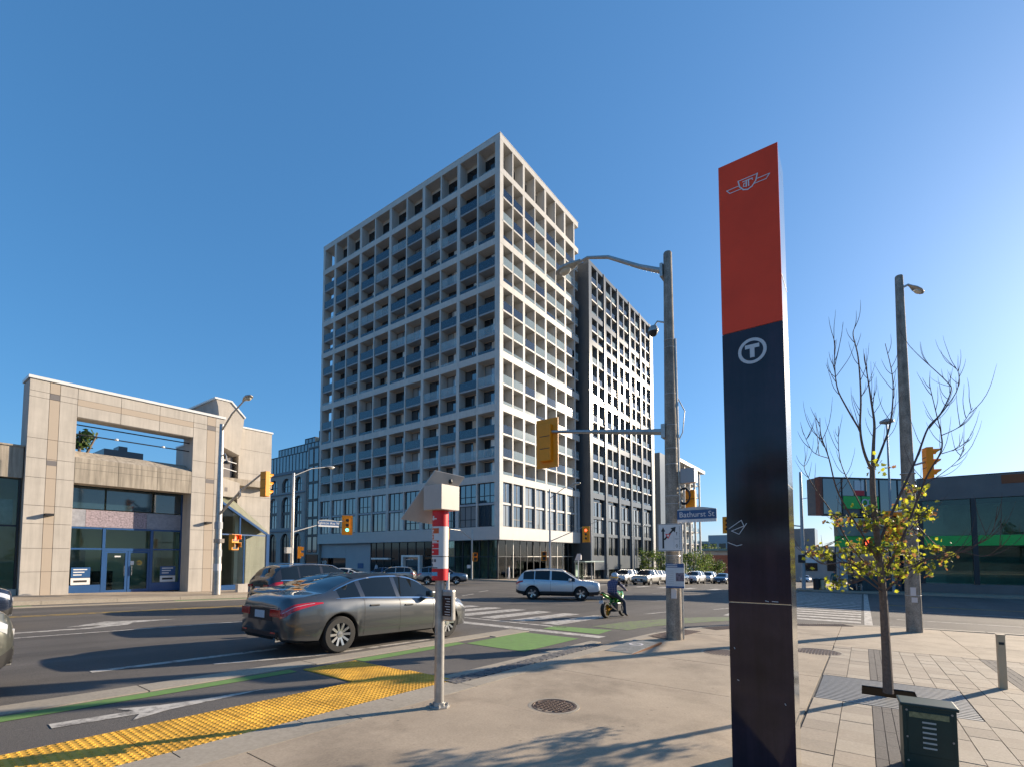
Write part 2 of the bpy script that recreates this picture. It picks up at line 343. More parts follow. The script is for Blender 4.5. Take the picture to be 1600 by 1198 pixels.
# block pavements across the streets, raised, with kerbs
def kerb_run(parent, pts, w, top, m=m_kerb, seg=2.4, drop=.2):
    P = [Vector((a, b, 0)) for a, b in pts]; out = []
    d = 0; 
    for a, b in zip(P, P[1:]):
        n = max(1, round((b - a).length / seg))
        for k in range(n): out.append((a + (b - a) * k / n, a + (b - a) * (k + 1) / n))
    for a, b in out:
        t = (b - a).normalized(); q = Vector((-t.y, t.x, 0)) * w; a2 = a + t * .006; b2 = b - t * .006
        mb = MB(); vs = [(p.x, p.y, G(p.x) + top) for p in (a2, b2, b2 + q, a2 + q)] + [(p.x, p.y, G(p.x) - drop + top) for p in (a2, b2, b2 + q, a2 + q)]
        mb.add(vs, [(0, 1, 2, 3), (7, 6, 5, 4), (0, 4, 5, 1), (1, 5, 6, 2), (2, 6, 7, 3), (3, 7, 4, 0)]); link('kerb', mb.mesh('kerb', m), parent)
tag(sheet('pavement_left_block', -60, 20.3, 25.75, 140, .14, m_conc, thick=.2), kind='structure')
kerb_run(bpy.data.objects['pavement_left_block'], [(-12, 25.5), (16, 25.5), (19, 26.6), (20.3, 29)], .28, .15); kerb_run(bpy.data.objects['pavement_left_block'], [(20.3, 29), (20.3, 70)], .28, .15, seg=6)
tag(sheet('pavement_condo_block', 44.3, 300, 30.2, 140, .14, m_conc, thick=.2), kind='structure')
kerb_run(bpy.data.objects['pavement_condo_block'], [(44, 70), (44, 31), (45.2, 30)], .3, .15, seg=5); kerb_run(bpy.data.objects['pavement_condo_block'], [(45.2, 30), (110, 30)], .3, .15, seg=6)
tag(sheet('pavement_bank_block', 48.3, 300, -140, 4.7, .14, m_conc, thick=.2), kind='structure')
kerb_run(bpy.data.objects['pavement_bank_block'], [(120, 5), (50, 5), (48.4, 4), (48, 2)], .3, .15, seg=5); kerb_run(bpy.data.objects['pavement_bank_block'], [(48, 2), (48, -40)], .3, .15, seg=4)
# near corner: a bed of dark joints with concrete slabs laid on it
EDGE = [(-12, 4.45), (11, 4.45), (13, 4.36), (15, 3.9), (17, 3.05), (18.5, 2.05), (19.6, .7), (20.25, -1.2), (20.4, -3), (20.4, -60)]
def edge(x):
    for (a, b), (c, d) in zip(EDGE, EDGE[1:]):
        if a <= x <= c and c > a: return b + (d - b) * (x - a) / (c - a)
    return 4.45
bed = tag(sheet('pavement_corner', -12, 20.38, -60, edge, SW - .014, m_joint, step=.8), kind='structure')
XB = [-7.6, -5.2, -2.75, -.3, 2.12, 4.77, 7.05, 9.4, 11.7, 13.75, 16.0, 18.2, 20.2]; YB = [-20, -15, -11, -8.4, -6.2, -4.2, -1.9, .62, 9]
j = .007
for a, b in zip(XB, XB[1:]):
    for c, d in zip(YB, YB[1:]):
        if b <= 13.8 and d <= .7: continue
        if c > edge(b) - .2 and c > edge(a) - .2: continue
        lo = c + j; hi = (lambda x, d=d: max(min(d - j, edge(x) - j), c + j + .01))
        t = rnd(-.003, .003); sheet('slab', a + j, b - j, lo, hi, SW + t, m_conc, bed, .9, thick=.03)
kerb_run(bed, EDGE[:-1], .30, SW + .004, seg=2.0); kerb_run(bed, [(-11, 4.755), (5.2, 4.755)], .222, SW - .006, seg=1.2)
kerb_run(bed, [(20.4, -3), (20.4, -30)], .30, SW + .004, seg=2.6)
# cobble band beside the bicycle lane, with its outer kerb
cb = MB(); n_c = 0
for i in range(50):
    for k in range(3):
        x = 5.25 + i * .098; y = 4.80 + k * .098 + (.0 if i % 2 else .02)
        cb.box(x, x + .086, y, y + .086, G(x) + .0, G(x) + SW - .012 + rnd(0, .012))
tag(link('cobble_band', cb.mesh('cobble_band', m_cobble), bed), kind='stuff')
kerb_run(bed, [(5.2, 5.1), (10.6, 5.1)], .26, .03, seg=1.8, drop=.1)
# yellow tactile plates along the kerb and across the bicycle lane
_dome = {}
def tactile(x0, x1, y0, y1, label, m=m_tact, dz=.045):
    t = thing('tactile_plate', label, 'tactile plate', (x0, y0, G(x0)), 0, 'tactile plates at the corner'); sl = (G(x1) - G(x0)) / (x1 - x0)
    mb = MB(); L, Wd = x1 - x0, y1 - y0
    mb.add([(0, 0, dz), (L, 0, dz + sl * L), (L, Wd, dz + sl * L), (0, Wd, dz), (0, 0, 0), (L, 0, sl * L), (L, Wd, sl * L), (0, Wd, 0)], [(0, 1, 2, 3), (0, 4, 5, 1), (1, 5, 6, 2), (2, 6, 7, 3), (3, 7, 4, 0)])
    lpart(t, 'plate', mb, m)
    dm = MB(); s = .062; nx, ny = int(L / s), int(Wd / s)
    for i in range(nx):
        for k in range(ny):
            cx = (i + .5) * L / nx; cy = (k + .5) * Wd / ny; z = dz + sl * cx; vs = []
            for r, h in ((.019, 0), (.012, .007)):
                for q in range(6): vs.append((cx + r * math.cos(q * 1.047), cy + r * math.sin(q * 1.047), z + h))
            dm.add(vs, [tuple(range(6, 12))] + [(q, (q + 1) % 6, 6 + (q + 1) % 6, 6 + q) for q in range(6)])
    tag(lpart(t, 'domes', dm, m), kind='stuff'); return t
TX = [-1.6, -.4, .75, 1.6, 2.55, 3.45, 4.42]
names = ['out of frame at far left', 'cut by the left frame edge', 'in the lower left corner', 'second from the lower left corner', 'with the bus stop shadow crossing it', 'just before the plate junction']
for a, b, nm in zip(TX, TX[1:], names): tactile(a + .004, b - .004, 4.98, 6.02, 'yellow domed tactile plate on the kerb line, ' + nm)
tactile(4.426, 5.42, 4.98, 6.02, 'yellow domed tactile plate at the junction beside the bus stop pole')
tactile(4.426, 5.42, 6.03, 7.45, 'yellow domed tactile plate crossing the bike lane beside the grey sedan', dz=.022)
def iron_plate(pts, label):
    cx = sum(p[0] for p in pts) / 4; cy = sum(p[1] for p in pts) / 4; t = thing('tactile_plate', label, 'tactile plate', (cx, cy, G(cx)), 0, 'cast iron tactile plates')
    mb = MB(); mb.add([(x - cx, y - cy, G(x) - G(cx) + SW + .008) for x, y in pts] + [(x - cx, y - cy, G(x) - G(cx)) for x, y in pts], [(0, 1, 2, 3), (0, 4, 5, 1), (1, 5, 6, 2), (2, 6, 7, 3), (3, 7, 4, 0)]); lpart(t, 'plate', mb, m_iron)
    dm = MB(); P = [Vector((x - cx, y - cy, G(x) - G(cx) + SW + .008)) for x, y in pts]; n1 = int((P[1] - P[0]).length / .07); n2 = int((P[3] - P[0]).length / .07)
    for i in range(n1):
        for k in range(n2):
            u, v = (i + .5) / n1, (k + .5) / n2; p = (P[0] * (1 - u) + P[1] * u) * (1 - v) + (P[3] * (1 - u) + P[2] * u) * v
            dm.box(p.x - .015, p.x + .015, p.y - .015, p.y + .015, p.z - .004, p.z + .008)
    tag(lpart(t, 'domes', dm, m_iron), kind='stuff')
iron_plate([(11.9, 3.95), (14.2, 3.75), (14.3, 4.35), (12.2, 4.55)], 'rust brown iron tactile plate left of the concrete signal pole')
iron_plate([(14.9, 3.5), (17.3, 2.5), (17.6, 3.0), (15.2, 4.0)], 'rust brown iron tactile plate right of the concrete signal pole')
iron_plate([(18.2, 1.7), (19.4, .3), (19.9, .6), (18.7, 2.1)], 'rust brown iron tactile plate at the foot of the right crosswalk')
# manholes
def manhole(x, y, r, label):
    t = thing('manhole_cover', label, 'manhole cover', (x, y, G(x) + SW), 0, 'manhole covers in the pavement')
    lpart(t, 'frame_ring', MB().lathe([(r * 1.16, -.01), (r * 1.16, .006), (r * 1.03, .008), (r * 1.03, -.01)], 40, caps=False), m_kerb)
    lpart(t, 'cover', MB().lathe([(r, -.01), (r, .007), (r * .93, .009), (r * .92, .004), (0.001, .004)], 40), m_iron)
    st = MB(); s = .058; k = int(r / s) + 1
    for i in range(-k, k + 1):
        for q in range(-k, k + 1):
            if math.hypot(i * s, q * s) < r * .88: st.box(i * s - .019, i * s + .019, q * s - .019, q * s + .019, .003, .011)
    tag(lpart(t, 'studs', st, m_iron), kind='stuff')
manhole(5.12, 3.1, .27, 'round rust brown manhole cover in the open concrete before the transit pylon')
manhole(10.75, 2.42, .36, 'round manhole cover half hidden by the left edge of the transit pylon')
manhole(12.35, .85, .42, 'round manhole cover right of the transit pylon at the paver edge')
t = thing('access_hatch', 'grey utility hatch plate with rusty edge and white spray paint in the pavement', 'access hatch', (10.15, 4.1, G(10.15) + SW))
lpart(t, 'lid', MB().box(-.8, .8, -.28, .32, -.01, .03), mat('hatch_lid', (.17, .175, .17), .75, 0, .35, 12, .3, 60), bevel=.006); lpart(t, 'rim', MB().box(-.85, .85, -.33, -.285, -.01, .026), mat('rust', (.24, .10, .04), .9, 0, .3, 20))
lpart(t, 'spray_mark', MB().lathe([(.16, .0305), (.16, .033), (.11, .033), (.11, .0305)], 20, caps=False, o=(.25, .05, 0)), m_sticker)
# paved plaza: single pavers, dark bands, tree grate
PX0, PX1 = 4.0, 13.74
plaza = tag(sheet('paved_plaza', PX0, PX1, -9, .60, SW - .012, m_joint, step=2), kind='structure')
_pv = {}
def paver(x0, x1, y0, y1):
    L, Wd = round(x1 - x0 - .008, 3), round(y1 - y0 - .008, 3); v = random.randrange(3); k = (L, Wd, v)
    if k not in _pv: _pv[k] = MB().box(0, L, 0, Wd, -.03, 0).mesh('paver', m_paver[v])
    link('paver', _pv[k], plaza, (x0 + .004, y0 + .004, G(x0) + SW + rnd(-.0025, .0025)), (rnd(-.003, .003), .033, 0))
GR = (7.82, 9.62, -1.08, .58)
cols = [(.27, .60), (-.04, .27)] + [(-.33 - .255 * (i + 1), -.33 - .255 * i) for i in range(6)] + [(-2.14 - .30 * (i + 1), -2.14 - .30 * i) for i in range(4)]
np_ = 0
for ci, (a, b) in enumerate(cols):
    x = PX0 + (.0 if ci % 2 else .21); L = .40
    if ci > 7: x = 8.5
    while x < PX1 - .1 and np_ < 300:
        x1 = min(x + L, PX1)
        if not (x1 > GR[0] and x < GR[1] and b > GR[2] + .02 and a < GR[3]): paver(x, x1, a, b); np_ += 1
        elif x < GR[0] - .05: paver(x, GR[0], a, b); np_ += 1
        elif x1 > GR[1] + .05: paver(GR[1], x1, a, b); np_ += 1
        x = x1
sb = MB()
for (a, b) in [(-.33, -.04), (-2.14, -1.86)]:
    i = 0; x = PX0
    while x < PX1 - .05:
        if not (GR[0] - .1 < x < GR[1] and b > GR[2] and a < GR[3]):
            for k in range(3):
                y = a + k * (b - a) / 3; sb.box(x + .003, x + .097, y + .003, y + (b - a) / 3 - .003, G(x) + SW - .02, G(x) + SW + rnd(-.004, .001))
        x += .1
tag(link('dark_paver_band', sb.mesh('dark_paver_band', m_pdark), plaza), kind='stuff')
outer = MB()
for i in range(30):
    for k in range(18): outer.box(4 + i * .41, 4.4 + i * .41, -3.36 - .3 * (k + 1), -3.37 - .3 * k, G(4 + i * .41) + SW - .03, G(4.2 + i * .41) + SW)
tag(link('paver_field', outer.mesh('paver_field', m_paver[0]), plaza), kind='stuff')
tag(sheet('grate_pit', GR[0], GR[1], GR[2], GR[3], SW - .009, mat('grate_soil_shade', (.012, .010, .008), 1, spec=0), plaza, 1), kind=None)  # flat near-black sheet; shade of the pit is put into its colour
gr = thing('tree_grate', 'grey slatted metal tree grate set flush in the pavers round the tree', 'tree grate', (GR[0], GR[2], G(GR[0]) + SW))
m_gbar = mat('grate_bar', (.27, .265, .255), .55, .4, .12, 20)
HX0, HX1, HY0, HY1 = 8.45 - GR[0], 9.08 - GR[0], -.55 - GR[2], .07 - GR[2]
nb = 19; gw = GR[3] - GR[2]; gl = GR[1] - GR[0]
for i in range(nb):
    a = gl * i / nb; b = a + gl / nb * .52; zz = -.033 * (a + b) / 2
    segs = [(0, gw)] if (b < HX0 or a > HX1) else [(0, HY0), (HY1, gw)]
    for s0, s1 in segs: lpart(gr, 'slat', MB().box(a, b, s0, s1, zz - .006, zz + .006), m_gbar)
lpart(gr, 'frame', MB().box(-.012, -.002, 0, gw, -.03, .007), m_gbar); lpart(gr, 'frame', MB().box(gl, gl + .01, 0, gw, -.08, -.052), m_gbar)
# ------------------------------------------------------------- white apartment tower
T = thing('apartment_tower', 'tall white gridded apartment tower with recessed glass balconies on the far corner', 'apartment building', (46, 35.4, -1.3))
def fbox(T, face, name, a0, a1, d0, d1, z0, z1, m, F0=46, F1=35.4, lab=None):
    if face == 'L': return wbox(T, name, F0 + d0, F0 + d1, a0, a1, z0, z1, m, lab)
    return wbox(T, name, a0, a1, F1 + d0, F1 + d1, z0, z1, m, lab)
_fr = {}
def frame_mesh(m, nv=1, nh=0, t=.06):            # unit window frame in (a, z), thin in depth
    k = (m.name, nv, nh)
    if k not in _fr:
        mb = MB(); w = .03
        mb.box(-.5, .5, -.5, .5, -.5, -.5 + w).box(-.5, .5, -.5, .5, .5 - w, .5).box(-.5, -.5 + w, -.5, .5, -.5 + w, .5 - w).box(.5 - w, .5, -.5, .5, -.5 + w, .5 - w)
        for i in range(nv): c = -.5 + (i + 1) / (nv + 1); mb.box(c - w * .6, c + w * .6, -.5, .5, -.5 + w, .5 - w)
        for i in range(nh): c = -.5 + .36; mb.box(-.5 + w, .5 - w, -.48, .48, c - w * .6, c + w * .6)
        _fr[k] = mb.mesh('frame', m)
    return _fr[k]
def window(T, face, a0, a1, d, z0, z1, m=m_win, nv=1, nh=0, name='window', F0=46, F1=35.4):
    o = fbox(T, face, name, a0, a1, d, d + .04, z0, z1, m, F0, F1)
    f = link('frame', frame_mesh(m_frame, nv, nh), o); f.location = (0, 0, 0)
    if face == 'L': f.rotation_euler = (0, 0, R(90)); f.location = (-1.0, 0, 0)
    else: f.location = (0, -1.0, 0)
    return o
BL = [(36.15, 38.95), (39.18, 42.15), (42.68, 45.6), (45.84, 48.88), (49.42, 52.6), (52.84, 56.1), (56.62, 59.85), (60.09, 63.35), (63.87, 67.0), (67.24, 70.28), (70.78, 73.55)]
BR = [(46.6, 48.66), (48.88, 51.05), (51.5, 53.88), (54.1, 56.5), (56.95, 59.44), (59.66, 62.1), (62.55, 65.1)]
ZT = 55.1; GROUPS = [(49.98, 40.76, 3), (40.76, 35.24, 2), (35.24, 26.17, 3), (26.17, 19.54, 2), (19.54, 10.73, 3)]
BANDS = [(54.3, 55.1), (49.98, 50.8), (40.76, 41.6), (35.24, 36.06), (26.17, 27.07), (19.54, 20.43), (10.73, 11.64), (3.66, 5.19)]
DEP = 1.35
# core walls set back behind the loggias
wbox(T, 'core_wall', 46 + DEP, 65.0, 35.4 + DEP, 70.6, 3.66, 54.3, m_taupe)
wbox(T, 'rear_wing', 50.5, 65.0, 70.6, 73.9, 3.66, 54.3, m_taupe)
wbox(T, 'roof', 46.1, 66.4, 35.5, 73.9, 54.32, 54.9, m_panel)
wbox(T, 'ground_floor_core', 50.5, 64.5, 40, 74, -1.4, 3.66, m_pand)
# piers
pl = [(35.4, 36.2)] + [(a[1], b[0]) for a, b in zip(BL, BL[1:])] + [(73.55, 74.05)]
for i, (a, b) in enumerate(pl): fbox(T, 'L', 'pier', a, b, .0, DEP if i else .7, 3.7, 54.35, m_panel)
pr = [(a[1], b[0]) for a, b in zip(BR, BR[1:])] + [(65.1, 65.4)]
for a, b in pr: fbox(T, 'R', 'pier', a, b, .0, DEP, 3.7, 54.35, m_panel)
fbox(T, 'L', 'pier', 73.5, 74.05, 3.4, 4.4, 3.7, 54.35, m_panel)
for z0, z1 in BANDS:
    mm = m_podium if z0 < 4 else m_panel
    fbox(T, 'L', 'floor_band', 35.385, 74.07, -.015, DEP, z0, z1, mm); fbox(T, 'R', 'floor_band', 46 + DEP, 66.6, -.015, DEP, z0, z1, mm)
wbox(T, 'parapet_cap', 45.95, 66.65, 35.35, 74.1, 55.1, 55.16, m_coping)
# top level: open arcade with dark louvres behind
for f, BB in (('L', BL[:-1]), ('R', BR)):
    for a, b in BB:
        fbox(T, f, 'louvre', a + .15, b - .1, DEP - .05, DEP - .01, 50.9, 53.75, m_wdark); fbox(T, f, 'railing', a, b, .5, .53, 50.85, 51.5, m_railw)
# loggias
cnt = 0
for f, BB in (('L', BL), ('R', BR)):
    for bi, (a, b) in enumerate(BB):
        for zt, zb, n in GROUPS:
            h = (zt - zb) / n; tall = n == 2 and zt < 30
            for k in range(n):
                z0 = zb + k * h; base = z0 + (.9 if k == 0 else .0); ztop = z0 + h - (0 if k == n - 1 else 0)
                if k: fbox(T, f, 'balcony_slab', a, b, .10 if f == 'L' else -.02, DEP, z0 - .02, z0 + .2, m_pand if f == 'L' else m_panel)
                if k or True:
                    r0 = max(z0 + .2, base - .05)
                    fbox(T, f, 'railing', a + .02, b - .02, .06 if f == 'L' else .0, .085 if f == 'L' else .025, r0, z0 + 1.28, m_rail if random.random() < (.6 if f == 'L' else .35) else m_railw)
                last = (f == 'L' and bi == len(BL) - 1)
                if last: continue
                w0, w1 = z0 + .2, z0 + h - .14; w = b - a; s = random.random()
                if f == 'L':
                    fr = rnd(.7, .77) if bi % 2 == 0 else rnd(.74, .95)
                    if bi == 1 or bi % 2: g0, g1, p0, p1 = b - w * fr, b, a, b - w * fr
                    else: g0, g1, p0, p1 = a + w * .22, a + w * .22 + w * fr, a, a + w * .22
                else: g0, g1, p0, p1 = a + .08, a + w * .74, a + w * .76, b
                window(T, f, g0 + .02, g1 - .02, DEP - .06, w0, w1, random.choice([m_win, m_win, m_win, m_win2, m_wdark]), 1, 0)
                if s > .45: bl = g0 + (g1 - g0) * rnd(.3, .62); fbox(T, f, 'window_blind', g0 + .04, bl, DEP - .075, DEP - .062, w1 - (w1 - w0) * rnd(.35, 1), w1 - .05, m_beige if s < .7 else m_coping)
                fbox(T, f, 'wall_panel', p0 + .01, p1 - .01, DEP - .05, DEP - .02, w0, w1 + (.25 if s < .3 else 0), m_beige if s < .75 else m_pand)
# balconies past the right end
for zt, zb, n in GROUPS:
    h = (zt - zb) / n
    for k in range(n):
        z0 = zb + k * h
        if k: wbox(T, 'balcony_slab', 65.4, 66.5, 35.45, 35.4 + DEP, z0 - .02, z0 + .2, m_panel)
        wbox(T, 'railing', 66.42, 66.45, 35.45, 35.4 + DEP, z0 + .2, z0 + 1.28, m_railw); wbox(T, 'railing', 65.42, 66.4, 35.45, 35.47, z0 + .2, z0 + 1.28, m_railw)
# podium: two storeys of tall windows
for f, BB in (('L', BL), ('R', BR + [(65.4, 66.5)])):
    for bi, (a, b) in enumerate(BB):
        for z0, z1 in ((5.25, 7.95), (8.2, 10.7)):
            window(T, f, a + .05, b - .05, .28, z0, z1, random.choice([m_win, m_win, m_win2]) if f == 'L' else random.choice([m_win, m_win2]), 1 if b - a < 2.6 else 2, 1 if random.random() < .35 else 0)
        fbox(T, f, 'spandrel', a, b, .12, .5, 7.95, 8.2, m_pand); fbox(T, f, 'sill', a, b, -.005, .5, 5.1, 5.24, m_panel)
fbox(T, 'L', 'podium_wall', 35.8, 74, .34, 1.0, 5.2, 10.74, m_wdark); fbox(T, 'R', 'podium_wall', 47.2, 66.5, .34, 1.0, 5.2, 10.74, m_wdark)
wbox(T, 'podium_return', 65.9, 66.58, 35.42, 40, 3.7, 10.9, m_pand)
# ground floor: glazed corner, entrances, panelled bay and car park door on the shaded side
wbox(T, 'soffit', 46.0, 66.6, 35.4, 74.0, 3.60, 3.665, m_pand)
for i in range(9):
    y0 = 36.3 + i * 1.42; o = wbox(T, 'shop_window', 46.75, 46.78, y0 + .05, y0 + 1.37, -1.2, 3.6, m_shop); wbox(T, 'mullion', 46.68, 46.86, y0 - .06, y0 + .05, -1.2, 3.6, m_frame)
    wbox(T, 'transom', 46.70, 46.84, y0 + .05, y0 + 1.36, 1.5, 1.58, m_frame)
for i in range(12):
    x0 = 46.8 + i * 1.58; wbox(T, 'shop_window', x0 + .06, x0 + 1.52, 36.25, 36.28, -1.2, 3.6, m_shop); wbox(T, 'mullion', x0 - .05, x0 + .06, 36.2, 36.34, -1.2, 3.6, m_galv if i in (2, 10, 9) else m_frame)
    wbox(T, 'transom', x0 + .06, x0 + 1.52, 36.21, 36.32, 1.5, 1.58, m_galv if i > 3 else m_frame)
for i in range(7): wbox(T, 'inner_column', 49.5 + i * 2.4, 50.1 + i * 2.4, 38.6, 39.2, -1.2, 3.6, m_room)
wbox(T, 'lobby_wall', 48.2, 64.5, 39.7, 39.9, -1.2, 3.6, mat('lobby_wall', (.25, .27, .22), .8, 0, .3, .8)); wbox(T, 'lobby_floor', 46.9, 65.6, 36.4, 49, -1.28, -1.22, m_floor)
for i in range(9): wbox(T, 'inner_curtain', 48.6, 48.68, 37.2 + i * 1.42, 38.0 + i * 1.42, -1.1, 3.4, mat('lobby_curtain', (.22, .235, .20), .9, 0, .2, 1))
wbox(T, 'dark_shopfront', 46.9, 47.1, 49.1, 61, -1.3, 3.6, m_wdark)
for i in range(7): wbox(T, 'mullion', 46.82, 46.9, 49.2 + i * 1.75, 49.3 + i * 1.75, -1.2, 3.6, m_frame)
for y0, y1, z0, z1, mm in [(49.6, 53.4, 1.45, 1.75, m_coping), (49.6, 49.95, -1.2, 1.45, m_coping), (53.05, 53.4, -1.2, 1.45, m_coping), (56.2, 60.2, 1.1, 1.35, m_coping)]: wbox(T, 'entrance_frame', 46.3, 46.88, y0, y1, z0, z1, mm)
wbox(T, 'entrance_door', 46.8, 46.86, 50, 53, -1.2, 1.4, m_win)
[wbox(T, 'sign_line', 46.76, 46.78, 51.4 + .55 * k, 51.85 + .55 * k, 1.05, 1.2, m_signw) for k in range(3)]
wbox(T, 'grey_panel', 46.75, 47.1, 61, 64.3, -1.3, 3.6, m_pand); wbox(T, 'grey_panel', 46.76, 47.1, 64.32, 67.2, -1.3, 3.6, m_pand); wbox(T, 'grey_panel', 46.75, 47.1, 67.22, 74.0, 1.3, 3.6, m_pand)
wbox(T, 'grey_panel', 46.7, 47.1, 72.0, 74.0, -1.3, 1.28, m_wdark); wbox(T, 'car_park_door', 47.2, 47.25, 67.2, 72.0, -1.3, 1.3, m_wdark)
wbox(T, 'wall_plaque', 46.70, 46.74, 62.6, 64.0, -.3, .5, m_signblue)
link('lettering', text_mesh('YR', 1.3, m_signw), T, Vector((46.67, 73.0, .35)) - T.location, FACE_NX)
# ------------------------------------------------------------- slate tower beside it
D = thing('apartment_tower', 'dark slate grey apartment tower right of the white gridded tower', 'apartment building', (67.2, 33.87, -1.6))
X0, X1, YF = 67.2, 96.2, 33.87
wbox(D, 'side_wall', X0, X0 + .6, YF + .02, YF + 12, -2.6, 48.45, m_slated); wbox(D, 'core_wall', X0 + .62, X1 - .1, YF + .95, YF + 14, -4, 48.3, m_slated)
wbox(D, 'roof_band', X0, X1, YF - .01, YF + .95, 48.3, 48.9, m_slatew); wbox(D, 'roof', X0 + .1, X1 - .1, YF + .95, YF + 14, 48.3, 48.75, m_slate)
BX = [(68.2 + 5.4 * k, 72.55 + 5.4 * k) for k in range(5)]
pp = [(X0 + .02, 68.2)] + [(a[1], b[0]) for a, b in zip(BX, BX[1:])] + [(BX[-1][1], 95.0)]
for a, b in pp: wbox(D, 'pier', a, b, YF, YF + .95, -3.4, 48.32, m_slatew)
for a, b in pp[1:]: wbox(D, 'fin', a - .02, a + .16, YF - .14, YF - .001, -1.5, 48.9, m_slate)
DG = [(48.3, 39.75, 3), (39.75, 35.24, 2), (35.24, 26.17, 3), (26.17, 19.54, 2), (19.54, 10.73, 3)]
for zt, zb, n in DG:
    for a, b in BX: wbox(D, 'floor_band', a, b, YF + .02, YF + .9, zb, zb + .85, m_slatew)
for a, b in BX:
    c = (a + b) / 2; wbox(D, 'mullion', c - .22, c + .22, YF + .05, YF + .9, 10.7, 48.3, m_slatew)
    for zt, zb, n in DG:
        h = (zt - zb) / n
        for k in range(n):
            z0 = zb + k * h
            for p, q in ((a, c - .22), (c + .22, b)):
                if k: wbox(D, 'balcony_slab', p, q, YF + .0, YF + .9, z0, z0 + .2, m_panel)
                wbox(D, 'railing', p + .02, q - .02, YF + .12, YF + .14, z0 + (.2 if k else .8), z0 + 1.2, m_railw if random.random() < .4 else m_rail)
                window(D, 'R', p + .05, q - .05, .88, z0 + .2, z0 + h - .1, random.choice([m_win, m_wdark, m_wdark, m_win2]), 1, F1=YF)
    for z0, z1 in ((7.85, 10.2), (5.2, 7.45), (1.65, 4.7)):
        for p, q in ((a, c - .12), (c + .12, b)): window(D, 'R', p + .04, q - .04, .35, z0, z1, (m_win2 if random.random() < .5 else m_win) if z0 > 4 else m_wdark, 1 if z0 > 4 else 2, F1=YF)
        wbox(D, 'mullion', c - .12, c + .12, YF + .2, YF + .6, z0, z1, m_slatew)
    for z0, z1 in ((7.45, 7.85), (4.7, 5.2), (-.6, 1.65)): wbox(D, 'spandrel', a, b, YF + .1, YF + .6, z0, z1, m_slatew)
wbox(D, 'podium_wall', X0 + .5, X1 - .2, YF + .45, YF + .9, -3.4, 10.7, m_wdark)
wbox(D, 'end_pier', 95.0, X1, YF + .05, YF + .95, -3.4, 48.3, m_panel)
# ------------------------------------------------------------- pale mid-rise further down the avenue
E2 = thing('apartment_building', 'pale mid rise apartment block behind the signal pole beyond the slate tower', 'apartment building', (103, 36, -3.6))
wbox(E2, 'wall', 103, 131, 36, 50, -4.5, 23.5, m_panel); wbox(E2, 'grey_tower', 101.5, 108.5, 34.6, 44, -4.5, 23.9, m_slatew); wbox(E2, 'roof_canopy', 112, 134, 33.5, 48, 23.5, 24.3, m_panel)
for k in range(8):
    for i in range(5):
        window(E2, 'R', 109.6 + 4.4 * i, 112.6 + 4.4 * i, -.06, -1.2 + 3.05 * k, .9 + 3.05 * k, random.choice([m_win, m_win2]), 1, F1=36)
        if i > 1: wbox(E2, 'balcony_slab', 108.8 + 4.4 * i, 112.9 + 4.4 * i, 34.4, 36, -1.6 + 3.05 * k, -1.35 + 3.05 * k, m_panel); wbox(E2, 'railing', 108.8 + 4.4 * i, 112.9 + 4.4 * i, 34.42, 34.46, -1.35 + 3.05 * k, -.4 + 3.05 * k, m_railw)
for i in range(4): wbox(E2, 'column', 117.3 + 4.4 * i, 117.7 + 4.4 * i, 34.0, 34.4, -4.3, 23.5, m_panel)
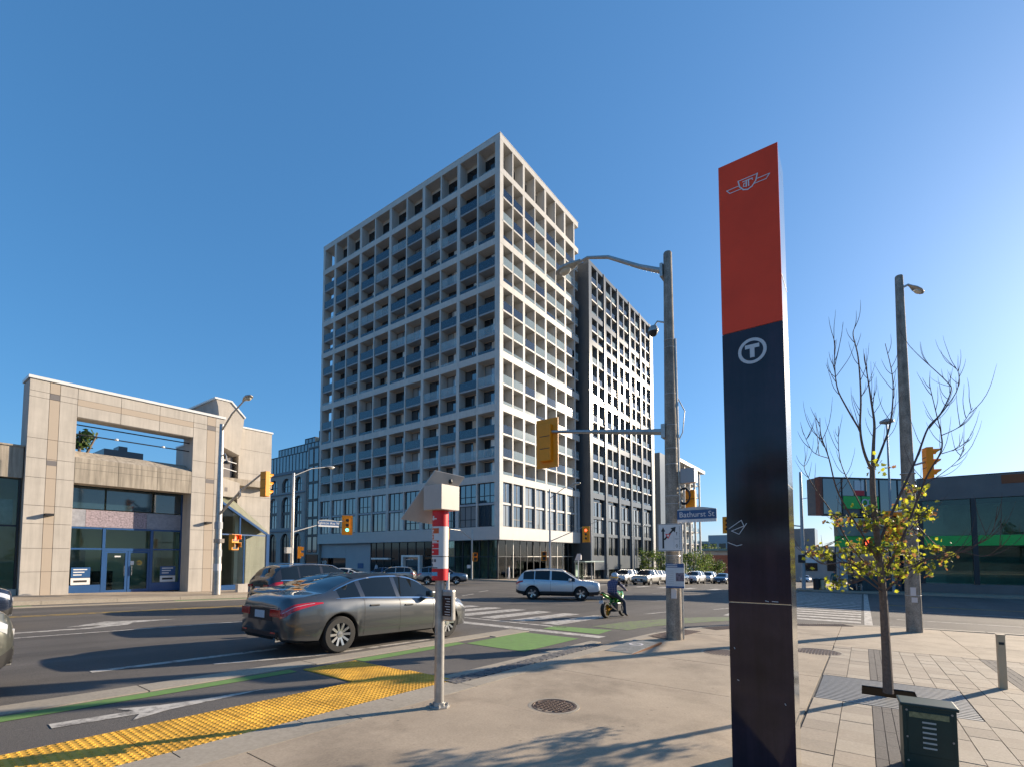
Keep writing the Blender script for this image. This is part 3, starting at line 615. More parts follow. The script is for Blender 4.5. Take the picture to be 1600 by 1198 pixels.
# ------------------------------------------------------------- arched stone mid-rise left of the tower
A = thing('apartment_building', 'grey stone mid rise with arched windows and glass upper floors at left', 'apartment building', (46, 78, -1.3))
wbox(A, 'rear_block', 47.2, 60, 75.0, 99, -1.4, 16.4, m_arch)
def arch_cell(y0, y1, z0, z1, a0, a1, b0, b1, pane, rec=.35):       # wall piece y0..y1 x z0..z1 with an arched opening a0..a1, sill b0, crown b1
    r = (a1 - a0) / 2; cy = (a0 + a1) / 2; N = 12; hole = [(a1, b0)] + [(cy + r * math.cos(math.pi * i / N), b1 - r + r * math.sin(math.pi * i / N)) for i in range(N + 1)] + [(a0, b0)]
    c = (cy, (b0 + b1) / 2); out = []
    for y, z in hole:
        dy, dz = y - c[0], z - c[1]; s = min((y1 - c[0]) / dy if dy > 1e-6 else ((y0 - c[0]) / dy if dy < -1e-6 else 1e9), (z1 - c[1]) / dz if dz > 1e-6 else ((z0 - c[1]) / dz if dz < -1e-6 else 1e9)); out.append((c[0] + dy * s, c[1] + dz * s))
    mb = MB(); n = len(hole); X = 0
    P = [(0, y - 78, z + 1.3) for y, z in hole]; Q = [(0, y - 78, z + 1.3) for y, z in out]; P2 = [(rec, p[1], p[2]) for p in P]
    mb.add(P + Q + P2, [(i, (i + 1) % n, n + (i + 1) % n, n + i) for i in range(n)] + [(i, 2 * n + i, 2 * n + (i + 1) % n, (i + 1) % n) for i in range(n)])
    for cyy, czz in ((y0, z0), (y1, z0), (y0, z1), (y1, z1)):            # fill the corners between neighbours that hit different sides
        for i in range(n):
            q, q2 = out[i], out[(i + 1) % n]
            on = lambda p, v, k: abs(p[k] - v) < 1e-5
            if (on(q, cyy, 0) and on(q2, czz, 1)) or (on(q, czz, 1) and on(q2, cyy, 0)): mb.add([(0, q[0] - 78, q[1] + 1.3), (0, q2[0] - 78, q2[1] + 1.3), (0, cyy - 78, czz + 1.3)], [(0, 1, 2)])
    lpart(A, 'wall_bay', mb, m_arch)
    w = lpart(A, 'arched_window', MB().add([(rec - .02, y - 78, z + 1.3) for y, z in hole], [tuple(range(n))]), pane)
    fr = MB()
    for k in (-1, 0, 1): fr.box(rec - .09, rec - .025, cy + k * r * .62 - .04 - 78, cy + k * r * .62 + .04 - 78, b0 + 1.3, b1 + 1.3 - (.05 if k == 0 else r * .3))
    fr.box(rec - .085, rec - .03, a0 - 78, a1 - 78, b1 - r + 1.25, b1 - r + 1.33); lpart(w, 'frame', fr, m_frame)
ys = [(78.3, 82.4, 79.2, 81.6), (82.4, 86.9, 83.0, 86.0), (86.9, 91.6, 87.5, 90.4)]
for y0, y1, a0, a1 in ys:
    arch_cell(y0, y1, 12.95, 16.4, a0, a1, 13.2, 15.75, m_win); arch_cell(y0, y1, 6.3, 12.75, a0, a1, 6.7, 12.35, m_win2 if y0 > 86 else m_win); arch_cell(y0, y1, -1.3, 6.0, a0, a1, .4, 5.7, m_wdark)
    wbox(A, 'floor_beam', 46.2, 46.32, a0, a1, 9.1, 9.6, m_frame)
for z0, z1 in ((6.0, 6.3), (12.75, 12.95), (16.4, 16.9)): wbox(A, 'cornice', 45.82, 46.5, 78.25, 91.7, z0, z1, m_cornice)
wbox(A, 'side_wall', 46.0, 47.2, 78.0, 78.25, -1.3, 16.4, m_arch); wbox(A, 'side_wall', 46.0, 47.2, 91.62, 92.0, -1.3, 16.4, m_arch)
for k in range(5):
    z = -1.2 + 3.5 * k; wbox(A, 'balcony_slab', 46.0, 47.2, 92, 98.5, z + 2.9, z + 3.4, m_arch); wbox(A, 'window', 47.1, 47.19, 92.3, 98, z + .1, z + 2.8, m_wdark); wbox(A, 'railing', 46.05, 46.08, 92, 98.5, z + 3.4, z + 4.3, m_rail)
for z0, z1, x0, y0, y1 in ((16.9, 20.4, 47.4, 78.2, 97.5), (20.4, 22.4, 49, 78.2, 93), (22.4, 24.6, 50, 77, 80.6), (22.4, 24.2, 51, 83.5, 87)):
    wbox(A, 'curtain_wall', x0, 60, y0, y1, z0, z1, m_curtain)
    n = int((y1 - y0) / 1.1)
    for i in range(n + 1): wbox(A, 'mullion', x0 - .06, x0, y0 + i * (y1 - y0) / n - .04, y0 + i * (y1 - y0) / n + .04, z0, z1, m_frame)
    wbox(A, 'roof_edge', x0 - .1, 60, y0, y1, z1, z1 + .12, m_frame)
# glazed wing joining the two
wbox(A, 'wing_wall', 46.3, 50, 74.15, 78.0, -1.3, 20.6, m_arch)
for k in range(6):
    for y0 in (74.6, 76.2): window(A, 'L', y0, y0 + 1.3, .22, 2.2 + 3.05 * k, 4.95 + 3.05 * k, m_win, 0)
for k in range(6): wbox(A, 'spandrel', 46.2, 46.29, 74.5, 77.6, 4.97 + 3.05 * k, 5.22 + 3.05 * k, m_frame)
wbox(A, 'dark_shopfront', 46.2, 46.28, 74.3, 77.9, -1.2, 1.9, m_wdark)
# ------------------------------------------------------------- precast concrete shop on the left corner
YL = 29.8
B = thing('shop_building', 'beige precast concrete corner shop with open portal frame and blue framed doors', 'shop building', (10, YL, -.3))
def lb(name, x0, x1, d0, d1, z0, z1, m): return wbox(B, name, x0, x1, YL + d0, YL + d1, z0, z1, m)
# backing frame
for x0, x1 in ((4.36, 5.94), (10.88, 12.42)): lb('pier_core', x0, x1, .03, 1.3, -.4, 9.5, m_joint)
lb('beam_core', 5.94, 10.88, .03, .9, 8.2, 9.5, m_joint)
rows = [(-.4, .9), (.9, 1.95), (1.95, 3.05), (3.05, 3.87), (3.87, 5.13), (5.13, 6.0), (6.0, 6.9), (6.9, 8.75), (8.75, 9.02), (9.02, 9.55)]
for xs in ([4.33, 5.0, 5.35, 5.97], [10.85, 11.54, 11.98, 12.45]):
    for i, (x0, x1) in enumerate(zip(xs, xs[1:])):
        for z0, z1 in rows:
            lb('panel', x0 + .008, x1 - .008, 0, .03, z0 + .008, z1 - .008, (m_lbd if z0 in (8.75,) else m_lbt) if i == 1 else m_lbc)
        if i == 1: lb('inset_tile', x0 + .01, x1 - .01, -.004, -.001, 5.72, 5.95, m_lbd)
    lb('pier_side', xs[0] + .0, xs[0] + .03, .031, 1.3, -.4, 9.5, m_lbc); lb('pier_side', xs[-1] - .03, xs[-1], .031, 1.3, -.4, 9.5, m_lbc)
bx = [5.97, 7.62, 9.26, 10.85]
for x0, x1 in zip(bx, bx[1:]):
    for z0, z1, mm in ((8.18, 8.72, m_lbc), (8.72, 9.02, m_lbt), (9.02, 9.55, m_lbc)): lb('panel', x0 + .008, x1 - .008, .001, .03, z0 + .006, z1 - .006, mm)
lb('beam_soffit', 5.97, 10.85, .031, .9, 8.16, 8.199, m_lbc)
lb('coping', 4.28, 12.5, -.06, 1.34, 9.55, 9.68, m_coping)
# weathered sill beam with a sloping top
for x0, x1 in zip(bx, bx[1:]):
    mb = MB(); a, b = x0 + .008 - 10, x1 - .008 - 10
    mb.add([(a, 0, 5.35), (b, 0, 5.35), (b, 0, 6.55), (a, 0, 6.55), (a, .95, 7.0), (b, .95, 7.0), (a, .95, 5.35), (b, .95, 5.35)], [(0, 1, 2, 3), (3, 2, 5, 4), (0, 3, 4, 6), (1, 7, 5, 2), (0, 6, 7, 1), (6, 4, 5, 7)]); lpart(B, 'sill_panel', mb, m_lbs)
    for z in (5.72, 6.02): lb('groove', x0 + .01, x1 - .01, -.003, -.001, z, z + .012, m_joint)
for z in (7.45, 7.9):
    lpart(B, 'tension_rod', MB().tube([(-4.1, .5, z + .3), (.9, .5, z + .3)], .03, 6), m_frame)
for x in (7.6, 9.6): lpart(B, 'flood_lamp', MB().lathe([(.02, 0), (.09, .03), (.07, .1), (.02, .12)], 12, o=(x - 10, .45, 7.70)), m_coping)
# lower roofed wings
lb('wing_wall', -14, 4.3, .25, 1.1, 5.06, 6.45, m_lbs); lb('roof', -14, 16, 1.35, 14, 6.0, 6.4, m_lbs); lb('wing_coping', -14, 4.32, .2, 1.15, 6.45, 6.52, m_lbs)
for k in range(6): lb('groove', 4.3 - 3 * k - .01, 4.3 - 3 * k, .246, .249, 5.06, 6.45, m_joint)
lb('wing_sill', -14, 4.3, .25, .7, -.4, .15, m_lbc)
for k in range(3):
    x1 = 4.27 - 3.2 * k; lb('shop_window', x1 - 3.1, x1 - .05, .5, .52, .2, 5.0, m_shop); lb('mullion', x1 - .05, x1 + .02, .42, .58, .15, 5.06, m_frame); lb('transom', x1 - 3.1, x1 - .05, .44, .56, 2.9, 2.98, m_frame)
lb('banner', -6, 4.1, .6, .62, 3.0, 4.1, mat('banner_pale', (.50, .47, .50), .6, 0, .15, 6))
# glazed front
m_dband = mat('dark_spandrel_glass', (.02, .045, .06), .06, 0, .1, 1, spec=.8, coat=1)
GY = 1.15
for x0, x1 in ((6.02, 7.4), (7.48, 9.42), (9.5, 10.8)): lb('spandrel_pane', x0, x1, GY, GY + .04, 3.95, 5.35, m_dband)
m_bann = mat('banner_mosaic', (.27, .22, .25), .6, 0, .5, 14)
lb('banner', 6.7, 9.2, GY - .03, GY - .005, 3.05, 3.9, m_bann); lb('banner', 6.0, 6.69, GY - .03, GY - .005, 3.05, 3.9, mat('banner_pale2', (.25, .26, .30), .6, 0, .2, 8)); lb('banner', 9.21, 10.82, GY - .03, GY - .005, 3.05, 3.9, mat('banner_pale3', (.25, .26, .30), .6, 0, .2, 8))
for x0, x1, z0, z1 in ((6.06, 7.38, .18, 1.92), (6.06, 7.38, 2.0, 2.95), (7.5, 9.4, 2.0, 2.95), (9.52, 10.78, .18, 1.92), (9.52, 10.78, 2.0, 2.95)): lb('shop_window', x0, x1, GY, GY + .03, z0, z1, m_shop)
for x0, x1, z0, z1 in ((7.38, 7.5, -.28, 3.02), (9.4, 9.52, -.28, 3.02), (5.98, 6.06, -.28, 5.35), (10.78, 10.86, -.28, 5.35)): lb('blue_post', x0, x1, GY - .06, GY + .1, z0, z1, m_blue)
for x0, x1, z0, z1 in ((6.06, 7.38, 1.92, 2.0), (9.52, 10.78, 1.92, 2.0), (7.5, 9.4, 1.86, 2.0), (6.06, 7.38, 2.95, 3.04), (7.5, 9.4, 2.95, 3.04), (9.52, 10.78, 2.95, 3.04), (6.06, 7.38, -.28, .18), (9.52, 10.78, -.28, .18)): lb('blue_rail', x0, x1, GY - .05, GY + .09, z0, z1, m_blue)
for i, (x0, x1) in enumerate(((7.5, 8.44), (8.46, 9.4))):
    d = lb('door', x0 + .1, x1 - .1, GY, GY + .03, -.12, 1.76, m_shop); M_ = MB()
    w, h = (x1 - x0 - .2), 1.88
    fr = lpart(B, 'door_frame', MB().box(x0 - 10, x0 + .1 - 10, GY - .04, GY + .07, .02, 2.15).box(x1 - .1 - 10, x1 - 10, GY - .04, GY + .07, .02, 2.15).box(x0 + .1 - 10, x1 - .1 - 10, GY - .04, GY + .07, 2.06, 2.15).box(x0 + .1 - 10, x1 - .1 - 10, GY - .04, GY + .07, .02, .18), m_blue)
    lpart(fr, 'handle', MB().tube([((x1 - .15 if i == 0 else x0 + .15) - 10, GY - .09, .9), ((x1 - .15 if i == 0 else x0 + .15) - 10, GY - .09, 1.4)], .018, 8), m_chrome)
for x0 in (6.25, 9.9):
    lb('window_sign', x0, x0 + .72, GY - .02, GY - .008, .55, 1.05, m_signblue); lb('window_sign', x0, x0 + .72, GY - .02, GY - .008, .20, .53, m_signw)
    for k in range(3): lb('sign_line', x0 + .08, x0 + .6 - .1 * k, GY - .024, GY - .021, .92 - .13 * k, .97 - .13 * k, m_signw)
    lb('sign_line', x0 + .1, x0 + .6, GY - .024, GY - .021, .32, .42, m_ink)
lpart(B, 'door_sticker', MB().lathe([(.13, 0), (.13, .006)], 20, 'y', (8.95 - 10, GY - .012, 1.55)), m_yline); lb('door_notice', 8.58, 8.72, GY - .01, GY - .003, 1.15, 1.35, m_signw)
lb('door_number', 7.9, 8.15, GY - .02, GY - .012, 1.55, 1.62, m_signw)
# the room behind
lb('room_floor', -10, 15, 1.4, 9, -.34, -.3, m_floor); lb('room_back', -10, 12.4, 3.6, 3.8, -.3, 6, m_room); lb('room_ceiling', -10, 12.4, 1.3, 9, 5.6, 5.7, m_roomw)
lb('room_partition', 10.7, 10.8, 1.4, 6, -.3, 5.5, m_room); lb('room_counter', 6.6, 8.3, 2.9, 3.3, -.3, .8, m_frame); lb('room_column', 9.9, 10.3, 2.8, 3.1, -.3, 5.5, m_roomw); lb('room_shelf', 6.3, 7.2, 3.2, 3.55, -.3, 1.9, m_pand)
# wall lamps
for x in (5.15, 11.7): lb('wall_lamp', x - .14, x + .14, -.28, 0, 3.42, 3.52, m_black)
# chamfered stair tower and glazed prow to the right
def xz_prism(name, pts, y0, y1, m):
    n = len(pts); lpart(B, name, MB().add([(x - 10, y0 - YL, z + .3) for x, z in pts] + [(x - 10, y1 - YL, z + .3) for x, z in pts], [tuple(range(n)), tuple(reversed(range(n, 2 * n)))] + [(i, n + i, n + (i + 1) % n, (i + 1) % n) for i in range(n)]), m)
xz_prism('stair_tower', [(12.44, 11.0), (12.55, 10.6), (12.62, 10.0), (12.62, 8.3), (13.86, 7.82), (13.98, 9.15), (14.08, 10.2), (13.26, 11.0)], 31, 34.8, m_lbc)
xz_prism('stair_coping', [(12.36, 11.0), (13.28, 11.0), (14.12, 10.18), (14.16, 10.26), (13.32, 11.1), (12.34, 11.1)], 30.95, 34.85, m_coping)
xz_prism('stair_recess', [(12.62, 8.28), (12.62, 6.2), (13.8, 6.2), (13.84, 7.8)], 31.9, 34.6, m_lbd)
xz_prism('stair_tower', [(12.46, 6.4), (12.46, 5.2), (13.9, 5.2), (13.9, 6.1)], 30.95, 34.7, m_lbc)
xz_prism('vent_tile', [(13.05, 5.75), (13.05, 5.5), (13.2, 5.5), (13.2, 5.75)], 30.94, 30.96, m_lbd)
for z in (6.8, 7.3): xz_prism('window_bar', [(12.6, z + .25), (12.6, z + .2), (13.8, z), (13.8, z + .05)], 31.2, 31.25, m_coping)
lb('end_wall', 14.12, 16.2, 1.9, 12, -.4, 9.75, m_lbc); lb('end_coping', 14.05, 16.26, 1.85, 12, 9.75, 9.85, m_coping)
for z in (2.95, 4.2, 5.4, 6.9, 8.4): lb('groove', 14.13, 16.19, 1.894, 1.898, z, z + .012, m_joint)
lb('prow_base', 12.46, 15.9, .7, 1.0, -.4, -.12, m_blue)
pv = MB().add([(2.55, .75, .25), (5.6, 1.3, .25), (5.75, 1.3, 3.3), (2.55, .75, 5.2)], [(0, 1, 2, 3)]); lpart(B, 'prow_glass', pv, m_shop)
m_slope = mat('sloped_glazing', (.16, .17, .12), .1, 0, .2, 2, coat=.6)
lpart(B, 'sloped_glazing', MB().add([(2.55, .72, 5.2), (5.78, 1.25, 3.28), (6.0, 1.85, 3.6), (3.6, 1.85, 5.6)], [(0, 1, 2, 3)]), m_slope)
lpart(B, 'prow_frame', MB().tube([(2.55, .7, 5.2), (5.78, 1.25, 3.25)], .09, 4).tube([(5.75, 1.25, .1), (5.75, 1.25, 3.3)], .13, 4).tube([(2.55, .7, 3.2), (5.75, 1.25, 3.2)], .05, 4).tube([(3.9, .95, 3.2), (3.9, .95, 4.5)], .05, 4).tube([(4.2, 1.0, .2), (4.2, 1.0, 3.2)], .04, 4), m_blue)
lb('prow_room', 12.6, 14.1, 4.5, 4.6, -.4, 5.2, m_room); lb('prow_column', 13.9, 14.1, 1.6, 1.9, -.3, 4.5, m_roomw)
lb('planter_wall', 12.6, 20, -1.9, -1.6, -.5, .05, m_lbc)
# ------------------------------------------------------------- bank on the right corner
K = thing('bank_building', 'low dark clad bank with green fascia band and large windows on the right', 'bank', (54, -4, -1.4))
def kb(name, x0, x1, y0, y1, z0, z1, m): return wbox(K, name, x0, x1, y0, y1, z0, z1, m)
kb('fascia', 54, 76, -42, -4, 6.35, 8.2, m_bank); kb('roof', 54.1, 76, -42, -4.05, 8.2, 8.3, m_frame); kb('base_wall', 54, 54.4, -42, -4, -1.7, -.7, m_bank); kb('rear_wall', 60, 60.3, -42, 2, -2, 6.4, mat('bank_inner_wall', (.62, .66, .60), .8, 0, .35, .5)); kb('inner_floor', 54.4, 66, -42, 0, -1.5, -1.4, m_floor)
kb('upper_floor', 54.5, 66, -42, -4, 2.6, 3.0, m_bank); kb('orange_panel', 53.97, 54.0, -10.8, -9.2, 7.4, 8.1, mat('orange_panel', (.25, .07, .02), .6))
for k in range(12):
    y1 = -4.1 - 3.35 * k; kb('mullion', 53.93, 54.25, y1 - .2, y1 + .12, -.7, 6.35, m_frame)
    kb('window_pane', 54.1, 54.13, y1 - 3.2, y1 - .2, 3.35, 6.3, m_bglass); kb('window_pane', 54.1, 54.13, y1 - 3.2, y1 - .2, -.65, 2.4, m_bglass); kb('green_band', 54.02, 54.2, y1 - 3.2, y1 - .2, 2.45, 3.3, m_bankg)
for k in range(5): kb('inner_partition', 58 + k, 58.3 + k, -6 - 7 * k, -4.5 - 7 * k, -1.4, 6.2, m_roomw)
for k in range(8): kb('ceiling_lamp', 56, 62, -6.2 - 3.3 * k, -6.0 - 3.3 * k, 5.9, 5.95, m_coping)
# overhanging corner box, turned 45 degrees to the intersection
def obox(name, a0, a1, d0, d1, z0, z1, m):       # a along the chamfer from the tip, d inward
    t = Vector((6.6, -6.7, 0)).normalized(); n = Vector((t.y, -t.x, 0)) * -1; o = Vector((47.4, 2.7, 0)); mb = MB(); q = [o + t * a + n * d - Vector(K.location) * 1 for a, d in ((a0, d0), (a1, d0), (a1, d1), (a0, d1))]
    mb.prism([(p.x, p.y) for p in q], z0 - K.location.z, z1 - K.location.z); return lpart(K, name, mb, m)
obox('corner_box', .15, 9.3, .12, 1.6, 5.1, 8.15, m_bank); obox('corner_frame', 0, .25, 0, .5, 5.0, 8.25, m_brick); obox('corner_frame', .25, 9.4, 0, 1.7, 8.16, 8.25, m_frame); obox('corner_frame', .25, 9.4, 0, .2, 4.95, 5.1, m_frame)
for k in range(5): obox('window_pane', .35 + 1.8 * k, 2.05 + 1.8 * k, .05, .09, 5.15 if k not in (1, 2) else 6.7, 8.1, m_win); obox('mullion', 2.06 + 1.8 * k, 2.14 + 1.8 * k, .0, .1, 5.15, 8.1, m_frame)
obox('green_sign', 2.2, 5.6, .02, .08, 5.6, 6.65, m_bankg); obox('white_sign', 3.3, 4.2, .0, .05, 6.95, 8.0, m_signw); obox('red_sign', 3.3, 4.2, -.02, .03, 6.72, 7.15, m_red)
tt = Vector((6.6, -6.7, 0)).normalized(); rz = math.atan2(tt.y, tt.x)
pp_ = Vector((47.4, 2.7, 6.12)) + tt * 4.2 + Vector((-tt.y, tt.x, 0)) * -.06
link('ring_mark', MB().lathe([(.34, 0), (.34, .02), (.22, .02), (.22, 0)], 24, 'y', caps=False).mesh('ring_mark', m_signw), K, pp_ - K.location - Vector((0, 0, 0)), (0, 0, rz))
link('lettering', text_mesh('D', .7, m_signw), K, pp_ - K.location + tt * .5, (R(90), 0, rz))
obox('lower_wall', 2.2, 9.4, .9, 1.1, -1.8, 5.0, m_win); obox('lower_green', 2.0, 9.4, .6, .85, 2.4, 3.3, m_bankg); obox('lower_panel', 2.1, 3.0, .7, .88, -1.8, 2.4, m_pand); obox('lower_canopy', 2.0, 9.4, .5, .9, 3.32, 4.2, mat('pale_green_glass', (.14, .2, .17), .2))
# ------------------------------------------------------------- distant buildings and their trees
Z = thing('brick_building', 'low red brick building with teal roof beyond the parked cars', 'brick building', (150, 30, -5))
wbox(Z, 'wall', 150, 165, 12, 52, -6, 1.9, m_brick); wbox(Z, 'teal_roof', 149.5, 166, 11, 44, 3.2, 3.8, mat('teal_roof', (.03, .12, .16), .5)); wbox(Z, 'upper_wall', 151, 165, 12, 43, 1.9, 3.2, m_pand); wbox(Z, 'yellow_sign', 149.8, 150, 18, 31, -3.6, -2.2, m_yline); wbox(Z, 'white_sign', 149.8, 150, 26, 31, -.8, 1.0, m_signw)
for k in range(6): wbox(Z, 'window', 149.9, 150, 33 + 3 * k, 34.6 + 3 * k, -1.2, .6, m_wdark)
Z2 = thing('far_tower', 'hazy stepped grey block on the skyline left of the transit pylon', 'building', (420, 92, -6))
wbox(Z2, 'wall', 420, 450, 60, 122, -6, 14, m_pand); wbox(Z2, 'upper_block', 422, 448, 66, 104, 14, 19, m_pand); wbox(Z2, 'plant_room', 425, 440, 74, 90, 19, 24, m_slate)
for i in range(8): wbox(Z2, 'window', 419.8, 420, 62 + 7 * i, 67 + 7 * i, 4, 12, m_wdark)
Z3 = thing('far_building', 'small grey block far down the right hand street behind the waste bins', 'building', (140, -12, -4))
wbox(Z3, 'wall', 140, 160, -8, 22, -6, 4, m_pand); wbox(Z3, 'upper_wall', 150, 160, 10, 24, 4, 9, m_slatew)
for i in range(5): wbox(Z3, 'window', 139.8, 140, -6 + 5 * i, -3 + 5 * i, -2, 2.5, m_wdark)
Z4 = thing('roof_block', 'dark flat roofed block seen through the open portal of the corner shop', 'building', (13, 62, -.3))
wbox(Z4, 'wall', 14.6, 17.9, 62, 70, -.5, 12.55, m_slate); wbox(Z4, 'plant_room', 15.85, 16.6, 62.3, 64, 12.55, 13.05, m_slate)
# ------------------------------------------------------------- transit pylon
PZ = G(4.6) + SW
P = thing('transit_pylon', 'tall slim red and black transit pylon with winged emblem and white T mark', 'pylon', (4.5, .475, PZ))
lpart(P, 'body', MB().box(.006, .41, .006, .47, 0, 5.20), m_steel, bevel=.004)
mb = MB(); mb.box(-.004, .006, .0, .476, 3.68 + .1, 5.335); lpart(P, 'red_panel', mb, m_ored)
# sloped cap is level in space; red over black front panels
lpart(P, 'black_panel', MB().box(-.004, .006, .0, .476, 1.42, 3.774), m_pyd); lpart(P, 'black_panel', MB().box(-.003, .006, .0, .476, 0.01, 1.412), m_pyd)
lpart(P, 'cap', MB().box(.006, .40, .006, .464, 5.20, 5.335), m_steel)
for z in (.45, 2.4, 4.2): lpart(P, 'side_seam', MB().box(.02, .40, .0035, .0055, z, z + .006), m_frame)
yc = .2375
_sx = [0]
def strokes(pts, w, closed=False):
    mb = MB(); pts = list(pts) + ([pts[0]] if closed else [])
    for (a, b), (c, d) in zip(pts, pts[1:]):
        L = math.hypot(c - a, d - b); 
        if L < 1e-6: continue
        ny, nz = -(d - b) / L * w / 2, (c - a) / L * w / 2; ey, ez = (c - a) / L * w / 2, (d - b) / L * w / 2
        _sx[0] = (_sx[0] + 1) % 40; X_ = -.0062 - .00015 * _sx[0]        # each stroke a hair proud of the last
        mb.add([(X_, yc - (a - ey + ny), b - ez + nz), (X_, yc - (a - ey - ny), b - ez - nz), (X_, yc - (c + ey - ny), d + ez - nz), (X_, yc - (c + ey + ny), d + ez + nz)], [(0, 1, 2, 3)])
    return mb
LZ = 5.08
def emblem(w):
    e = [strokes([(-.075, .050), (.078, .050)], w), strokes([(-.075, .05), (-.065, -.005), (-.035, -.045), (.0, -.058), (.035, -.045), (.066, -.005), (.078, .05)], w * 1.5),
         strokes([(-.067, .005), (-.172, .005), (-.145, -.030), (-.048, -.030)], w), strokes([(.067, .005), (.172, .005), (.145, -.030), (.048, -.030)], w),
         strokes([(-.036, .026), (.038, .026)], w * 1.2), strokes([(-.010, .026), (-.010, -.026)], w * 1.5), strokes([(.008, .026), (.008, -.026)], w * 1.5), strokes([(-.010, -.026), (-.034, -.018), (-.030, .006), (-.012, .006)], w), strokes([(.04, .012), (.034, .026)], w)]
    mb = MB()
    for s in e: mb.add([(v[0], v[1], v[2] + LZ) for v in s.v], s.f)
    return mb
lpart(P, 'winged_emblem', emblem(.0065), m_coping)
TZ = 3.575
rg = MB(); n = 36
for i in range(n):
    a0, a1 = 2 * math.pi * i / n, 2 * math.pi * (i + 1) / n
    rg.add([(-.0062, yc + r * math.cos(a), TZ + r * math.sin(a) * 1.0) for r, a in ((.112, a0), (.112, a1), (.086, a1), (.086, a0))], [(0, 1, 2, 3)])
lpart(P, 'ring_mark', rg, m_signw); lpart(P, 'letter_t', MB().box(-.0064, -.0058, yc - .056, yc + .056, TZ + .022, TZ + .056).box(-.0063, -.0057, yc - .018, yc + .018, TZ - .058, TZ + .022), m_signw)
for pts in ([(-.22, 2.05), (-.12, 2.12), (-.10, 2.07), (-.2, 2.03), (-.14, 2.00), (-.08, 2.09)], [(-.23, 1.93), (-.16, 1.9), (-.12, 1.91)], [(.05, 1.44), (.07, 1.435)], [(.10, 1.438), (.14, 1.436)], [(.17, .62), (.175, .61)], [(-.18, .76), (-.17, .755)], [(-.2, 1.03), (-.196, 1.02)]):
    lpart(P, 'scuff', strokes(pts, .006), m_sticker)
# ------------------------------------------------------------- bus stop pole
H = thing('bus_stop_pole', 'bus stop pole with red and white route sleeve and grey solar panel', 'bus stop', (4.2, 4.14, G(4.2) + SW)); b0 = H.location.z
zz = lambda z: z - b0
lpart(H, 'base_plate', MB().lathe([(.13, 0), (.13, .02), (.08, .025), (.075, .06)], 8), m_galv)
for k in range(4): lpart(H, 'bolt', MB().lathe([(.016, .0), (.016, .05)], 6, o=(.1 * math.cos(k * 1.57 + .78), .1 * math.sin(k * 1.57 + .78), 0)), m_galv)
lpart(H, 'pole', MB().lathe([(.058, .02), (.058, zz(2.2))], 20), m_galv, True); lpart(H, 'side_pipe', MB().tube([(.055, -.075, zz(.86)), (.055, -.075, zz(1.4))], .022, 10), m_coping, True)
for nm, z0, z1, mm in (('red_band', 1.957, 2.15, m_red), ('white_sleeve', 1.598, 1.957, m_signw), ('white_sleeve', 1.45, 1.59, m_signw), ('red_band', 1.31, 1.45, m_red)): lpart(H, nm, MB().lathe([(.098, zz(z0) + .0005), (.098, zz(z1) - .0005)], 32), mm, True)
lpart(H, 'sleeve_joint', MB().lathe([(.094, zz(1.585)), (.094, zz(1.602))], 24), m_black)
def curved(a0, a1, z0, z1, m, name='route_label', r=.0992):        # label wrapped on the sleeve; angle measured from -X towards -Y
    mb = MB(); n = 6
    for i in range(n + 1):
        a = R(180 + a0 + (a1 - a0) * i / n); mb.v += [(r * math.cos(a), r * math.sin(a), zz(z0)), (r * math.cos(a), r * math.sin(a), zz(z1))]
    for i in range(n): mb.f.append((2 * i, 2 * i + 2, 2 * i + 3, 2 * i + 1)); mb.m.append(0)
    return lpart(H, name, mb, m)
m_org = mat('label_orange', (.60, .10, .02), .5)
A0, A1 = -42, 34
curved(A0, A1, 1.872, 1.935, m_org); curved(A0, A1, 1.765, 1.79, m_org); curved(A0, A1, 1.695, 1.755, m_red); curved(A0, A1, 1.63, 1.688, m_red) if 0 else None
curved(A0, A1, 1.612, 1.685, m_red)
curved(-30, -6, 1.80, 1.86, m_org, 'stop_symbol'); curved(-24, -14, 1.815, 1.845, m_signw, 'stop_symbol', .0998)
for z, a, b in ((1.91, -36, -6), (1.89, -36, -14), (1.725, -28, -8), (1.65, -28, -6), (1.776, -34, 20)): curved(a, b, z - .008, z + .008, m_signw, 'label_text', .0999)
curved(-38, 28, 1.52, 1.575, m_signw, 'schedule_tag', .0996); 
for a in (-30, -18, -2, 8): curved(a, a + 7, 1.53, 1.565, m_ink, 'label_text', .1)
curved(-30, -16, 1.475, 1.51, m_ink, 'stop_symbol', .0996); curved(-38, 26, 1.455, 1.466, m_ink, 'label_text', .0996)
curved(-40, 26, 1.365, 1.41, mat('label_blue', (.12, .38, .58), .5), 'stop_number', .0996); curved(-34, 18, 2.04, 2.055, m_signw, 'emblem', .0996); curved(-22, -4, 2.03, 2.085, m_signw, 'emblem', .0995)
m_solar = mat('solar_case', (.44, .40, .355), .5, 0, .05, 8)
lpart(H, 'battery_box', MB().box(-.16, .15, -.17, .13, zz(2.152), zz(2.45)), m_solar, bevel=.006)
P1, P2, dv = Vector((-.03, .07, zz(2.65))), Vector((.33, -.10, zz(2.60))), Vector((-.24, .34, -.60)); nrm = (P2 - P1).cross(dv).normalized() * .028
mb = MB().add([P1, P2, P2 + dv, P1 + dv, P1 + nrm, P2 + nrm, P2 + dv + nrm, P1 + dv + nrm], [(0, 1, 2, 3), (4, 7, 6, 5), (0, 4, 5, 1), (1, 5, 6, 2), (2, 6, 7, 3), (3, 7, 4, 0)]); lpart(H, 'solar_panel', mb, m_solar, bevel=.004)
lpart(H, 'cable_gland', MB().lathe([(.02, 0), (.028, .02), (.02, .05)], 10, o=(.14, -.03, zz(2.50))), m_black)
